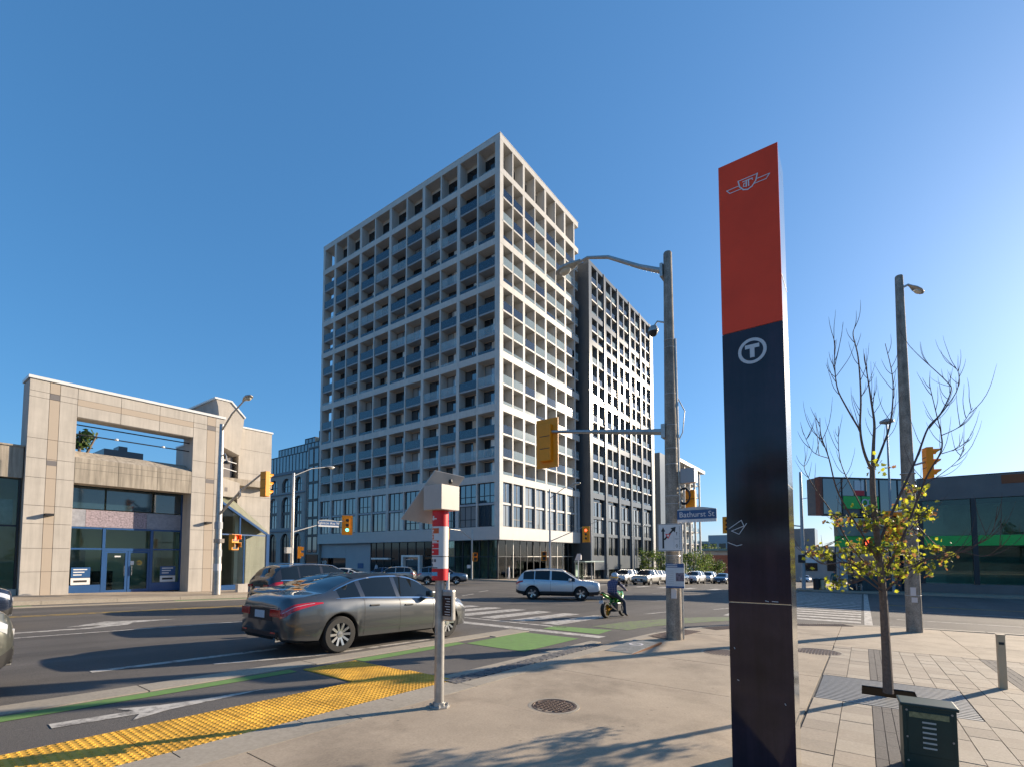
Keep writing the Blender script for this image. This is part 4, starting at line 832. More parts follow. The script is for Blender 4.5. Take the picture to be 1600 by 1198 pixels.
ic = lpart(H, 'timetable_case', MB().box(-.02, .045, -.22, -.055, zz(.83), zz(1.2)), m_galv, bevel=.02); lpart(ic, 'timetable', MB().box(-.027, -.021, -.205, -.07, zz(.89), zz(1.13)), mat('timetable_brown', (.035, .018, .018), .25, 0, .2, 40))
for k in range(7): lpart(ic, 'timetable_line', MB().box(-.0285, -.0275, -.195, -.195 + rnd(.04, .11), zz(.905 + .031 * k), zz(.913 + .031 * k)), m_sticker)
# ------------------------------------------------------------- poles, lamps and signals
def lamp_head(T, name, p, d, s=1.0):             # cobra head: p rear end, d pointing direction
    mb = MB(); p = Vector(p) - T.location; d = Vector(d).normalized(); q = d.cross(Vector((0, 0, 1))).normalized(); u = q.cross(d)
    prof = [(0, .045, .045), (.12, .08, .07), (.3, .15, .10), (.52, .17, .11), (.68, .12, .07), (.74, .03, .02)]; n = 10; k0 = 0
    for l, w, h in prof:
        for j in range(n): a = 2 * math.pi * j / n; mb.v.append(tuple(Vector(p) + (d * l + q * (w * math.cos(a)) + u * (h * math.sin(a) * (1 if math.sin(a) > 0 else .45))) * s))
    for i in range(len(prof) - 1):
        for j in range(n): mb.f.append((i * n + j, i * n + (j + 1) % n, (i + 1) * n + (j + 1) % n, (i + 1) * n + j)); mb.m.append(0)
    mb.f.append(tuple(range(n))); mb.m.append(0); mb.f.append(tuple((len(prof) - 1) * n + j for j in range(n))); mb.m.append(0)
    o = lpart(T, name, mb, m_galv, 'all')
    g = MB()
    for i in range(5):
        for j in range(10): a = 2 * math.pi * j / 10; b = math.pi / 2 * i / 4; g.v.append(tuple(Vector(p) + (d * (.47 + .17 * math.cos(b) * math.cos(a)) + q * (.12 * math.cos(b) * math.sin(a)) - u * (.04 + .09 * math.sin(b))) * s))
    for i in range(4):
        for j in range(10): g.f.append((i * 10 + j, i * 10 + (j + 1) % 10, (i + 1) * 10 + (j + 1) % 10, (i + 1) * 10 + j)); g.m.append(0)
    lpart(o, 'lens', g, m_lampglass, 'all'); return o
m_lampglass = mat('lamp_glass', (.55, .50, .40), .15, 0, .1, 8, coat=.6)
def pole(name, label, x, y, dz, top, r0, r1, m, group='street poles'):
    z = G(x) + dz; t = thing(name, label, 'pole', (x, y, z), 0, group); h = top - z
    lpart(t, 'shaft', MB().lathe([(r0, 0), (r0 * .55 + r1 * .45, h * .5), (r1, h - .03), (r1 * .85, h)], 20), m, True); return t
def rel(t, p): return Vector(p) - t.location
def arm(t, pts, r, m=m_galv, name='arm'): return lpart(t, name, MB().tube([rel(t, p) for p in pts], r, 10), m, True)
def signal(loc, face, label, lit=None, s=1.0, n=3, plate=True, vis=True, cat='traffic signal', name='traffic_signal'):
    """face: heading (radians) the lenses look along; three stacked sections, visors and a backplate"""
    t = thing(name, label, cat, loc, face, 'traffic signals'); h = .33 * s; w = .17 * s
    mb = MB().box(-.10 * s, .09 * s, -w, w, -h * n / 2, h * n / 2); lpart(t, 'housing', mb, m_sigy, bevel=.02 * s)
    if plate: lpart(t, 'backplate', MB().box(.02 * s, .045 * s, -w * 2, w * 2, -h * n / 2 - .17 * s, h * n / 2 + .17 * s), m_sigy, bevel=.008)
    for i in range(n):
        z = h * (n - 1) / 2 - h * i
        ml = m_lens
        if lit == i: ml = m_red_on if i == 0 else m_green_on
        lpart(t, 'lens', MB().lathe([(.105 * s, .09 * s), (.10 * s, .105 * s), (.001, .125 * s)], 18, 'x', (0, 0, z)), ml, True)
        if vis:
            v = MB(); m_ = 14
            for k in range(m_ + 1):
                a = R(-35 + 250 * k / m_); L = .24 * s * (.45 + .55 * max(0, math.sin(a)) ** .5 if math.sin(a) > 0 else .35)
                v.v += [(.09 * s, .125 * s * math.cos(a), z + .125 * s * math.sin(a)), (.09 * s + L, .12 * s * math.cos(a), z + .12 * s * math.sin(a))]
            for k in range(m_): v.f.append((2 * k, 2 * k + 1, 2 * k + 3, 2 * k + 2)); v.m.append(0)
            lpart(t, 'visor', v, m_sigy, 'all')
        if i: lpart(t, 'section_seam', MB().box(-.107 * s, -.1 * s, -w * .9, w * .9, z + h / 2 - .008, z + h / 2 + .008), m_black)
    return t
def ped_signal(loc, face, label, hand=True, s=1.0):
    t = thing('pedestrian_signal', label, 'pedestrian signal', loc, face, 'pedestrian signals')
    lpart(t, 'housing', MB().box(-.1 * s, .1 * s, -.2 * s, .2 * s, -.38 * s, .38 * s), m_sigy, bevel=.02)
    for z, l in ((.19, hand), (-.19, False)):
        lpart(t, 'lens', MB().box(.1 * s, .108 * s, -.15 * s, .15 * s, (z - .15) * s, (z + .15) * s), m_black)
        if l: lpart(t, 'hand_symbol', MB().box(.109 * s, .112 * s, -.07 * s, .07 * s, (z - .1) * s, (z + .02) * s).box(.109 * s, .112 * s, -.07 * s, -.04 * s, (z + .02) * s, (z + .1) * s).box(.109 * s, .112 * s, -.02 * s, .02 * s, (z + .02) * s, (z + .12) * s).box(.109 * s, .112 * s, .04 * s, .07 * s, (z + .02) * s, (z + .1) * s), m_red_on)
        lpart(t, 'visor', MB().box(.1 * s, .28 * s, -.19 * s, .19 * s, (z + .155) * s, (z + .17) * s).box(.1 * s, .26 * s, -.19 * s, -.175 * s, (z - .05) * s, (z + .155) * s).box(.1 * s, .26 * s, .175 * s, .19 * s, (z - .05) * s, (z + .155) * s), m_sigy)
    return t
# near concrete pole
N = pole('signal_pole', 'tall grey concrete pole carrying lamp arm, signal arm and street sign', 12.12, 3.84, SW, 9.45, .19, .105, m_pconc)
arm(N, [(12.12, 3.95, 8.98), (12.12, 4.6, 9.35), (12.12, 5.5, 9.95), (12.12, 6.15, 10.18), (12.12, 6.5, 10.12)], [.075, .06, .05, .042, .04]); arm(N, [(12.12, 3.9, 4.76), (12.12, 7.62, 5.34)], [.085, .04]); lpart(N, 'arm_bracket', MB().box(-.14, .14, .1, .17, 8.8 - N.location.z, 9.15 - N.location.z).box(-.16, .16, .1, .2, 4.6 - N.location.z, 4.95 - N.location.z), m_galv)
lamp_head(N, 'lamp_head', (12.12, 6.35, 10.17), (0, 1, -.16), 1.15)
for z in (.9, 1.6, 2.9, 3.1, 3.9, 4.3, 4.9, 5.7, 6.9, 7.1): r = .19 - .0087 * (z + .3); lpart(N, 'steel_band', MB().lathe([(r + .004, z - N.location.z), (r + .008, z - N.location.z + .008), (r + .004, z - N.location.z + .018)], 20), m_galv)
lpart(N, 'conduit', MB().tube([(.13, -.17, 0), (.13, -.165, 1.35), (.10, -.16, 3.2), (.06, -.13, 7.6)], .04, 8), m_galv, True)
mb = MB()
for k in range(2): c = [(.12 + .02 * k, -.17 - .10 - .14 * math.cos(a / 10 * 6.283) , 3.55 + .2 * math.sin(a / 10 * 6.283) + .03 * k) for a in range(11)]; mb.tube(c, .02, 6)
mb.tube([(.1, -.15, 6.1), (.2, -.3, 5.75), (.16, -.25, 5.2), (.1, -.17, 5.0)], .012, 5); lpart(N, 'cable_coil', mb, m_black, True)
lpart(N, 'paper_scrap', MB().box(-.187, -.182, -.13, .0, 1.02, 1.26), m_sticker)
signal((12.12, 7.55, 4.98), 0, 'yellow signal on the near concrete pole seen from behind on its arm', None, 1.12, 4 - 1)
signal((12.42, 3.46, 2.92), 0, 'small yellow signal seen from behind beside the street name sign', None, .7, 3, False)
bx_ = thing('junction_box', 'grey metal junction box strapped to the concrete signal pole', 'junction box', (12.28, 3.46, 3.6)); lpart(bx_, 'case', MB().box(-.15, .15, -.17, .15, -.17, .17), m_galv, bevel=.01); lpart(bx_, 'lid', MB().box(-.165, -.15, -.18, .16, -.18, .18), m_pand)
cm = thing('dome_camera', 'grey dome camera hanging from the concrete signal pole', 'camera', (12.05, 4.22, 7.42)); lpart(cm, 'housing', MB().lathe([(.02, .16), (.09, .14), (.13, .05), (.13, 0)], 16), m_galv, True); lpart(cm, 'dome', MB().lathe([(.115, .0), (.10, -.06), (.06, -.11), (.001, -.13)], 16), m_black, True); lpart(cm, 'bracket', MB().tube([(0, -.02, .15), (.02, -.1, .26), (.05, -.26, .2)], .022, 8), m_galv)
def street_sign(label, txt, loc, w, h, rot, m_t=m_signw, tsize=.62):
    t = thing('street_sign', label, 'street sign', loc, rot, 'street name signs')
    lpart(t, 'blade', MB().box(-w / 2, w / 2, -.015, .015, 0, h), m_signblue); lpart(t, 'lower_strip', MB().box(-w / 2, w / 2, -.013, .013, -h * .34, 0), m_signw)
    cp = [(-w / 2, h)] + [(-w / 2 + w * i / 12, h + h * .34 * math.sin(math.pi * (.12 + .88 * i / 12 * .95))) for i in range(13)] + [(w / 2, h)]
    mb = MB(); n = len(cp); mb.add([(x, -.014, z) for x, z in cp] + [(x, .014, z) for x, z in cp], [tuple(range(n)), tuple(reversed(range(n, 2 * n)))] + [(i, n + i, n + (i + 1) % n, (i + 1) % n) for i in range(n)]); lpart(t, 'crest_cap', mb, m_galv)
    link('lettering', text_mesh(txt, h * tsize * 1.35, m_t), t, (0, -.0175, h * .5), (R(90), 0, 0)); return t
street_sign('blue Bathurst St street name sign on the near concrete pole', 'Bathurst St', (12.02, 3.22, 2.50), .92, .22, R(-90))
LS = thing('lane_sign', 'white lane use sign with arrows and yield triangle on the concrete pole', 'road sign', (11.88, 3.83, 1.72)); 
lpart(LS, 'plate', MB().box(-.012, .008, -.31, .30, 0, .68), m_signw); lpart(LS, 'border', MB().box(-.0135, -.0125, -.30, -.29, .01, .67).box(-.0135, -.0125, .28, .29, .01, .67).box(-.0135, -.0125, -.29, .28, .01, .02).box(-.0135, -.0125, -.29, .28, .66, .67), m_ink)
def flat(t, name, pts, m, x=-.014): return lpart(t, name, MB().add([(x, -a, b) for a, b in pts], [tuple(range(len(pts)))]), m)
flat(LS, 'arrow', [(-.185, .07), (-.135, .07), (-.135, .30), (.03, .47), (.0, .51), (-.135, .38), (-.135, .50), (-.185, .50)], m_ink) if 0 else None
flat(LS, 'arrow', [(-.185, .07), (-.140, .07), (-.140, .50), (-.185, .50)], m_ink); flat(LS, 'arrow', [(-.215, .49), (-.11, .49), (-.1625, .60)], m_ink)
flat(LS, 'arrow', [(-.15, .30), (-.12, .27), (.09, .50), (.06, .53)], m_ink, -.0142); flat(LS, 'arrow', [(.02, .57), (.13, .46), (.15, .60)], m_ink, -.0142)
flat(LS, 'yield_triangle', [(-.11, .43), (.03, .43), (-.04, .30)], m_red, -.0145); flat(LS, 'yield_triangle', [(-.075, .41), (-.005, .41), (-.04, .345)], m_signw, -.0148)
for k in range(14): flat(LS, 'dashed_line', [(.10, .06 + .03 * k), (.104, .06 + .03 * k), (.104, .078 + .03 * k), (.10, .078 + .03 * k)], m_ink) if k < 11 else None; flat(LS, 'dashed_line', [(.235, .06 + .04 * k), (.245, .06 + .04 * k), (.245, .085 + .04 * k), (.235, .085 + .04 * k)], m_ink)
flat(LS, 'arrow', [(.165, .39), (.175, .39), (.175, .45), (.165, .45)], m_ink); flat(LS, 'arrow', [(.15, .445), (.19, .445), (.17, .475)], m_ink)
lpart(LS, 'diamond', MB().add([(-.014, -.17 - .028 * a, .13 + .05 * b) for a, b in ((1, 0), (0, 1), (-1, 0), (0, -1))] + [(-.014, -.17 - .017 * a, .13 + .032 * b) for a, b in ((1, 0), (0, 1), (-1, 0), (0, -1))], [(i, (i + 1) % 4, 4 + (i + 1) % 4, 4 + i) for i in range(4)]), m_ink)
link('lettering', text_mesh('ONLY', .035, m_ink), LS, (-.0145, -.17, .30), FACE_NX)
NB = thing('notice_board', 'blue and white notice board with photograph strapped to the concrete pole', 'notice', (11.88, 3.72, .82))
lpart(NB, 'board', MB().box(-.012, .008, -.225, .225, 0, .60), mat('notice_grey', (.50, .53, .56), .5, 0, .05, 8)); lpart(NB, 'title_band', MB().box(-.0135, -.0125, -.225, .225, .50, .60), m_signblue); lpart(NB, 'foot_band', MB().box(-.0135, -.0125, -.225, .225, 0, .045), m_signblue)
lpart(NB, 'photograph', MB().box(-.0135, -.0125, -.215, -.02, .17, .37), mat('photo_print', (.13, .11, .15), .4, 0, .8, 22))
for k in range(7): lpart(NB, 'text_line', MB().box(-.0135, -.0125, .03, .2 - rnd(0, .06), .1 + .052 * k, .107 + .052 * k), m_pand)
for z in (.56, .52): lpart(NB, 'title_text', MB().box(-.0145, -.0137, -.06, .2, z, z + .016), m_signw)
# right hand pole by the crosswalk
RP = pole('street_pole', 'tall grey concrete pole behind the young tree with a lamp at its top', 18.95, -1.2, SW, 10.35, .20, .105, m_pconc)
arm(RP, [(18.97, -1.25, 9.95), (19.1, -1.42, 10.06), (19.2, -1.54, 10.0)], .035); lamp_head(RP, 'lamp_head', (19.12, -1.44, 10.05), (.62, -.72, -.5), .72)
for z in (.4, 2.4, 3.7, 4.1): lpart(RP, 'steel_band', MB().lathe([(.19, z - RP.location.z), (.197, z - RP.location.z + .015), (.19, z - RP.location.z + .03)], 20), m_galv)
lpart(RP, 'poster', MB().box(-.203, -.197, -.06, .07, 1.1, 1.35).box(-.206, -.199, -.09, .05, .9, 1.05), m_sticker); arm(RP, [(18.95, -1.3, 4.35), (19.3, -1.7, 4.5)], .03)
signal((19.32, -1.72, 4.45), R(-75), 'yellow signal on the pole behind the young tree seen from the back', None, .95, 3, False)
signal((26.5, -1.15, 2.9), R(180), 'yellow signal among the yellow leaves of the young tree', None, 1.0, 3, True)
arm(RP, [(18.95, -1.2, 3.0), (26.4, -1.15, 3.5)], [.06, .03])
ped_signal((46.5, -.3, 2.35), R(190), 'pedestrian signal with red hand in front of the bank', True, 1.5)
# left pole outside the corner shop
LP = pole('street_pole', 'grey pole with lamp outside the beige corner shop at left', 10.86, 26.32, .15, 8.35, .19, .10, m_galv)
arm(LP, [(10.86, 26.25, 8.05), (10.86, 25.2, 8.7), (10.86, 23.9, 9.15)], [.05, .04, .03]); lamp_head(LP, 'lamp_head', (10.86, 24.1, 9.12), (0, -1, .12), 1.1); arm(LP, [(10.86, 26.2, 3.75), (10.86, 24, 4.75), (10.86, 22.1, 5.35)], [.07, .055, .04])
lpart(LP, 'bracket', MB().box(-.15, .15, -.35, .15, 2.6, 2.8), m_galv)
mb = MB().tube([(0, -.05, 7.0), (0, -.45, 7.1), (0, -.62, 6.95), (0, -.66, 6.7)], .03, 8); lpart(LP, 'hook_lamp', mb, m_galv); lpart(LP, 'hook_shade', MB().lathe([(.04, .0), (.16, -.12), (.15, -.16)], 14, o=(0, -.66, 6.72)), m_black)
lpart(LP, 'cable_ring', MB().tube([(0, .25 + .16 * math.cos(a * .628), 2.3 + .2 * math.sin(a * .628)) for a in range(11)], .025, 6), m_black)
for z in (1.2, 1.9, 3.3): lpart(LP, 'poster', MB().lathe([(.186, z), (.186, z + .35)], 16), m_sticker if z < 1.5 else m_pand)
signal((10.86, 21.75, 4.85), R(8), 'yellow signal side on against the blue sky left of the street lamp', None, 1.15, 3, False); ped_signal((11.25, 25.5, 2.3), R(-70), 'pedestrian signal with red hand on the pole outside the corner shop', True, 1.05)
sg = thing('street_sign', 'grey street name sign seen edge on from the left pole arm', 'street sign', (10.86, 24.2, 4.45), R(70), 'street name signs'); lpart(sg, 'blade', MB().box(-.7, .7, -.02, .02, -.02, .3), m_galv)
# pole before the arched building
AP = pole('signal_pole', 'pale metal pole carrying the Eglinton street sign and a green signal', 21.6, 38.5, .15, 8.6, .15, .09, m_galv)
arm(AP, [(21.6, 38.5, 8.35), (23.2, 38.5, 9.2), (24.6, 38.5, 9.55)], [.05, .04, .03]); lamp_head(AP, 'lamp_head', (24.5, 38.5, 9.55), (1, 0, .05), 1.3); arm(AP, [(21.6, 38.5, 3.6), (24, 38.5, 4.35), (26.6, 38.5, 4.85)], [.06, .05, .035])
lpart(AP, 'control_box', MB().box(-.55, -.15, -.2, .2, 2.5, 3.0), m_galv); signal((26.8, 38.4, 4.45), R(-118), 'yellow signal showing green beside the Eglinton street sign', 2, 1.35, 3, True, False); street_sign('blue and white Eglinton Ave W street name sign on a signal arm', 'Eglinton Ave W', (24.85, 38.3, 4.32), 1.9, .38, R(-6)); ped_signal((22.2, 38.4, 1.9), R(-30), 'pedestrian signal on the pale pole above the dark wagon roof', False, 1.3)
# poles on the tower corner
CP = pole('signal_pole', 'thin grey signal pole in front of the shaded tower shopfront', 43.6, 37.7, .15, 4.85, .11, .07, m_galv)
arm(CP, [(43.6, 37.7, 3.6), (41.5, 37.7, 4.6), (39.8, 37.7, 4.65)], [.05, .045, .035]); signal((39.3, 37.7, 4.1), R(-150), 'yellow signal just right of the bus stop sleeve', None, 1.3, 3, False); ped_signal((43.3, 37.0, 1.5), R(-120), 'pedestrian signal on the thin pole behind the grey crossover', False, 1.3); lpart(CP, 'push_button', MB().box(-.1, .1, .3, .7, 1.3, 1.7), m_signw)
QP = pole('signal_pole', 'dark grey lamp pole before the sunlit tower shopfront with a red signal', 44.6, 27.4, .15, 8.9, .13, .08, m_pand)
arm(QP, [(44.6, 27.4, 7.9), (44.6, 25.6, 8.9), (44.6, 24.2, 9.2)], [.05, .04, .03], m_pand); lamp_head(QP, 'lamp_head', (44.6, 24.6, 9.2), (0, -1, .05), 1.3); arm(QP, [(44.6, 27.4, 3.2), (44.6, 23.4, 4.6)], [.055, .035], m_pand); signal((44.6, 23.0, 3.85), R(182), 'yellow signal showing red between the white and slate towers', 0, 1.25, 3, True, False); ped_signal((44.3, 28.0, 1.6), R(-140), 'orange pedestrian signal on the lamp pole above the silver crossover', False, 1.3)
# far right corner
BP = pole('street_pole', 'slim dark pole left of the bank at the crosswalk end', 44.9 + 4, 4.2, .15, 9.0, .16, .10, m_pand)
arm(BP, [(48.9, 4.2, 4.2), (48.9, 8.5, 4.9), (48.9, 10.2, 5.0)], [.06, .05, .04]); signal((48.9, 10.3, 4.55), R(185), 'yellow signal touching the left edge of the transit pylon', None, 1.2, 3, True); lpart(BP, 'sign_plate', MB().box(-.2, -.17, -1.2, .3, 2.3, 3.0), m_signw); lpart(BP, 'round_sign', MB().box(-.23, -.21, -.2, .35, 2.3, 3.0), m_ink); arm(BP, [(48.9, 4.2, 6.6), (48.9, 2.2, 6.9)], .03)
LQ = pole('street_lamp', 'thin lamp post with round head behind the young tree and bank', 50.5, -2.0, .15, 12.6, .11, .06, m_pand); lpart(LQ, 'lamp_head', MB().lathe([(.08, 0), (.5, .15), (.5, .3), (.2, .45)], 16, o=(0, 0, 12.6 - LQ.location.z)), m_pand, True)
for k, (x, y, nm) in enumerate([(62, 31.2, 'before the slate tower base'), (78, 31.2, 'among the street trees'), (92, 31.0, 'beyond the street trees')]): 
    t = pole('street_lamp', 'distant grey lamp post ' + nm, x, y, .15, 6.5, .1, .06, m_pand); arm(t, [(x, y, 6.2), (x, y - 1.8, 6.8)], .04)
# ------------------------------------------------------------- bollards, cabinet, bins, shelter
bo = thing('bollard', 'square tan metal bollard standing on the pavers at right', 'bollard', (10.36, -1.66, G(10.36) + SW), R(0)); lpart(bo, 'post', MB().box(-.055, .055, -.045, .045, 0, .80), m_bollard, bevel=.006); lpart(bo, 'slot', MB().box(-.058, -.056, -.03, .03, .66, .70), m_ink); lpart(bo, 'cap', MB().box(-.06, .06, -.05, .05, .80, .812), m_bollard)
b2 = copy_tree(bo); b2.location = (8.0, -3.0, G(8.0) + SW); b2['label'] = 'square tan bollard just past the right frame edge, only its shadow showing'; bo['group'] = b2['group'] = 'tan bollards'
ub = thing('utility_cabinet', 'small dark green utility cabinet with white louvres in the lower right', 'utility cabinet', (5.62, -.40, G(5.6) + SW), R(3)); h = .34 - ub.location.z
lpart(ub, 'case', MB().box(-.2, .04, -.18, .175, 0, h - .03), m_box, bevel=.008); lpart(ub, 'lid', MB().box(-.215, .055, -.195, .19, h - .03, h), m_box, bevel=.01)
lpart(ub, 'door', MB().box(-.206, -.2, -.15, .145, .16, h - .06), m_box, bevel=.004)
m_louv = mat('louvre_pale', (.42, .44, .42), .5)
for k in range(6): lpart(ub, 'louvre', MB().box(-.212, -.206, -.045, .045, .22 + .042 * k, .233 + .042 * k), m_louv)
lpart(ub, 'warning_label', MB().box(-.208, -.2065, -.13, .13, h - .115, h - .07), mat('label_faded', (.20, .20, .10), .6, 0, .5, 30))
for y in (-.15, .145):
    for z in (.1, .3, h - .06): lpart(ub, 'bolt', MB().lathe([(.008, -.206), (.008, -.2)], 8, 'x', (0, y, z)), m_galv)
for k, (x, y, nm, mm) in enumerate([(49.6, 3.3, 'black waste bin beside the slim pole left of the bank', m_black), (49.9, 2.9, 'tan waste bin right of the black bin at the bank corner', m_bollard)]):
    t = thing('waste_bin', nm, 'waste bin', (x, y, G(x) + .15), 0, 'bins at the bank corner'); lpart(t, 'body', MB().lathe([(.22, 0), (.26, .05), (.27, .85), (.2, .95)], 14), mm, True); lpart(t, 'lid', MB().lathe([(.28, .86), (.28, .92), (.12, 1.02)], 14), m_frame, True)
sh = thing('bus_shelter', 'glass bus shelter with pale roof before the slate tower', 'bus shelter', (61.5, 31.2, G(61.5) + .15)); lpart(sh, 'roof', MB().box(-3, 3, -.8, .9, 2.5, 2.62), mat('shelter_roof', (.35, .45, .42), .3)); lpart(sh, 'rear_glass', MB().box(-2.9, 2.9, .78, .8, .2, 2.4), m_shop); lpart(sh, 'side_glass', MB().box(-2.9, -2.88, -.5, .75, .2, 2.4), m_shop)
for x in (-2.9, 0, 2.9): lpart(sh, 'post', MB().box(x - .05, x + .05, .7, .8, 0, 2.5), m_galv)
lpart(sh, 'poster', MB().box(-2.7, -1.9, .74, .77, .5, 2.1), m_signw); lpart(sh, 'bench', MB().box(-1.5, 1.5, .2, .6, .42, .48).box(-1.4, -1.3, .3, .5, 0, .42).box(1.3, 1.4, .3, .5, 0, .42), m_galv)
bm_ = thing('stop_marker', 'pale bus stop marker post with angled panel by the shelter', 'stop marker', (57.5, 30.9, G(57.5) + .15)); lpart(bm_, 'post', MB().lathe([(.07, 0), (.06, 3.1)], 10), m_signw); lpart(bm_, 'panel', MB().add([(-.1, .5, 2.6), (-.1, -.4, 2.6), (.1, -.4, 3.5), (.1, .2, 3.5)], [(0, 1, 2, 3)]).box(-.12, .12, -.45, .0, 2.7, 3.3), m_sticker)
# ------------------------------------------------------------- young tree by the pavers
HU, HV = .8081, .5890
def at(px, py, d):                     # a point d metres ahead of the camera, from its place in the photograph
    th = R(3.07); cy = 868 - 750 * math.tan(th); a = (px - 800) / 750; b = (cy - py) / 750
    f = math.cos(th) - b * math.sin(th); z = math.sin(th) + b * math.cos(th); k = d / f
    return Vector(((f * HU + a * HV) * k, (f * HV - a * HU) * k, EYE + z * k))
random.seed(11)
tree = thing('young_tree', 'young street tree with bare upper branches and yellow green lower leaves', 'tree', (8.62, -.24, G(8.6) + SW - .06)); t0 = tree.location.copy()
def smooth_path(pts, n=5):
    out = []
    for i in range(len(pts) - 1):
        p0 = pts[max(i - 1, 0)]; p1 = pts[i]; p2 = pts[i + 1]; p3 = pts[min(i + 2, len(pts) - 1)]
        for k in range(n):
            t = k / n; out.append(.5 * ((2 * p1) + (p2 - p0) * t + (2 * p0 - 5 * p1 + 4 * p2 - p3) * t * t + (3 * p1 - p0 - 3 * p2 + p3) * t ** 3))
    return out + [pts[-1]]
def limb(pxs, r0, r1, d0, d1, name='limb'):
    n = len(pxs); P3 = smooth_path([at(x, y, d0 + (d1 - d0) * i / (n - 1)) - t0 for i, (x, y) in enumerate(pxs)]); m = len(P3)
    r0 *= .78 if name == 'trunk' else .68; r1 *= .8
    lpart(tree, name, MB().tube(P3, [r0 + (r1 - r0) * (i / (m - 1)) ** .8 for i in range(m)], 8), m_bark if r0 > .02 else m_twig, True); return P3
D0 = 6.81
trunk = limb([(1388, 1082), (1386, 1040), (1383, 985), (1380, 930), (1376, 890), (1370, 835), (1364, 770), (1363, 733)], .082, .040, D0, D0, 'trunk')
L = [limb([(1363, 735), (1365, 690), (1366, 660), (1361, 625), (1356, 592), (1350, 553)], .038, .006, D0, D0 + .1),
     limb([(1362, 735), (1350, 705), (1344, 670), (1345, 620), (1341, 560), (1333, 525), (1335, 513)], .030, .005, D0, D0 - .4),
     limb([(1344, 672), (1322, 635), (1308, 605), (1304, 565), (1305, 532)], .018, .004, D0 - .15, D0 - .7),
     limb([(1364, 735), (1378, 700), (1390, 665), (1395, 625), (1394, 585), (1383, 537)], .028, .005, D0, D0 + .5),
     limb([(1372, 850), (1405, 775), (1432, 715), (1450, 668), (1470, 645), (1486, 610), (1478, 595), (1440, 560), (1425, 545)], .028, .004, D0, D0 + .9),
     limb([(1452, 668), (1475, 640), (1495, 610), (1498, 585), (1490, 570)], .014, .004, D0 + .4, D0 + .8),
     limb([(1378, 905), (1410, 840), (1445, 750), (1470, 705), (1470, 675), (1464, 650), (1452, 600)], .026, .004, D0, D0 - .7),
     limb([(1470, 680), (1500, 665), (1520, 636)], .010, .003, D0 - .5, D0 - .8), limb([(1472, 708), (1495, 700), (1515, 686)], .009, .003, D0 - .5, D0 - .3),
     limb([(1374, 880), (1345, 830), (1310, 770), (1295, 715), (1283, 680), (1281, 652)], .022, .004, D0, D0 - .8),
     limb([(1376, 900), (1335, 860), (1300, 800), (1275, 765), (1258, 735), (1257, 722)], .020, .004, D0, D0 + .6),
     limb([(1294, 715), (1270, 705), (1255, 675)], .008, .003, D0 - .6, D0 - .8), limb([(1370, 835), (1330, 760), (1312, 715), (1310, 665)], .016, .004, D0, D0 + .7),
     limb([(1376, 915), (1330, 880), (1285, 880), (1262, 862)], .022, .006, D0, D0 - .9), limb([(1380, 925), (1345, 900), (1325, 895), (1308, 905)], .018, .005, D0, D0 - .6),
     limb([(1380, 925), (1410, 900), (1445, 875), (1480, 870), (1525, 850), (1550, 830), (1559, 790)], .020, .003, D0, D0 - .9), limb([(1378, 900), (1405, 850), (1435, 810), (1450, 795)], .016, .004, D0, D0 + .3),
     limb([(1440, 760), (1470, 740), (1495, 720), (1508, 700)], .009, .003, D0 - .3, D0 - .1), limb([(1450, 870), (1500, 862), (1540, 868), (1565, 850)], .010, .003, D0 - .5, D0 - 1.1)]
for P3 in L:
    for k in range(13 if len(P3) > 18 else 6):
        i = random.randrange(len(P3) // 4, len(P3) - 1); p = P3[i]; t = (P3[i + 1] - p).normalized()
        d = (t + Vector((rnd(-1, 1), rnd(-1, 1), rnd(-.3, .5))) * .9).normalized(); pts = [p]; l = rnd(.07, .26); cv = rnd(.12, .3)
        for q in range(7): pts.append(pts[-1] + d * l * .36); d = (d + Vector((rnd(-.1, .1), rnd(-.1, .1), cv))).normalized()
        lpart(tree, 'twig', MB().tube(pts, [.0045, .0042, .0038, .0034, .003, .0025, .002, .001], 5), m_twig, True)
lv = MB()
def leaf(p, s, mi):
    n = Vector((rnd(-1, 1), rnd(-1, 1), rnd(-.2, 1))).normalized(); a = n.orthogonal().normalized(); a = Matrix.Rotation(rnd(0, 6.28), 3, n) @ a; b = n.cross(a)
    o = [(0, 0), (.35, .42), (.62, .30), (.72, .62), (.95, .28), (1.15, 0), (.95, -.28), (.72, -.62), (.62, -.30), (.35, -.42)]
    lv.add([p + a * (u * s) + b * (v * s) + n * (abs(v) * s * .3) for u, v in o], [(0, 1, 2, 5), (2, 3, 4, 5), (0, 5, 8, 9), (5, 6, 7, 8)], mi)
CL = [(1432, 768, 26), (1447, 800, 34), (1425, 806, 28), (1410, 790, 24), (1398, 815, 34), (1375, 812, 26), (1352, 818, 30), (1355, 795, 12), (1318, 815, 24), (1305, 808, 12), (1274, 860, 22), (1290, 866, 22), (1310, 858, 12), (1400, 858, 44), (1420, 868, 40), (1382, 878, 46), (1436, 885, 34), (1362, 890, 30), (1335, 880, 26), (1308, 912, 30), (1330, 886, 20), (1464, 853, 22), (1475, 872, 20), (1402, 905, 10), (1378, 728, 10), (1345, 855, 22), (1415, 835, 16), (1390, 838, 30), (1360, 860, 26), (1410, 895, 20), (1330, 855, 14)]
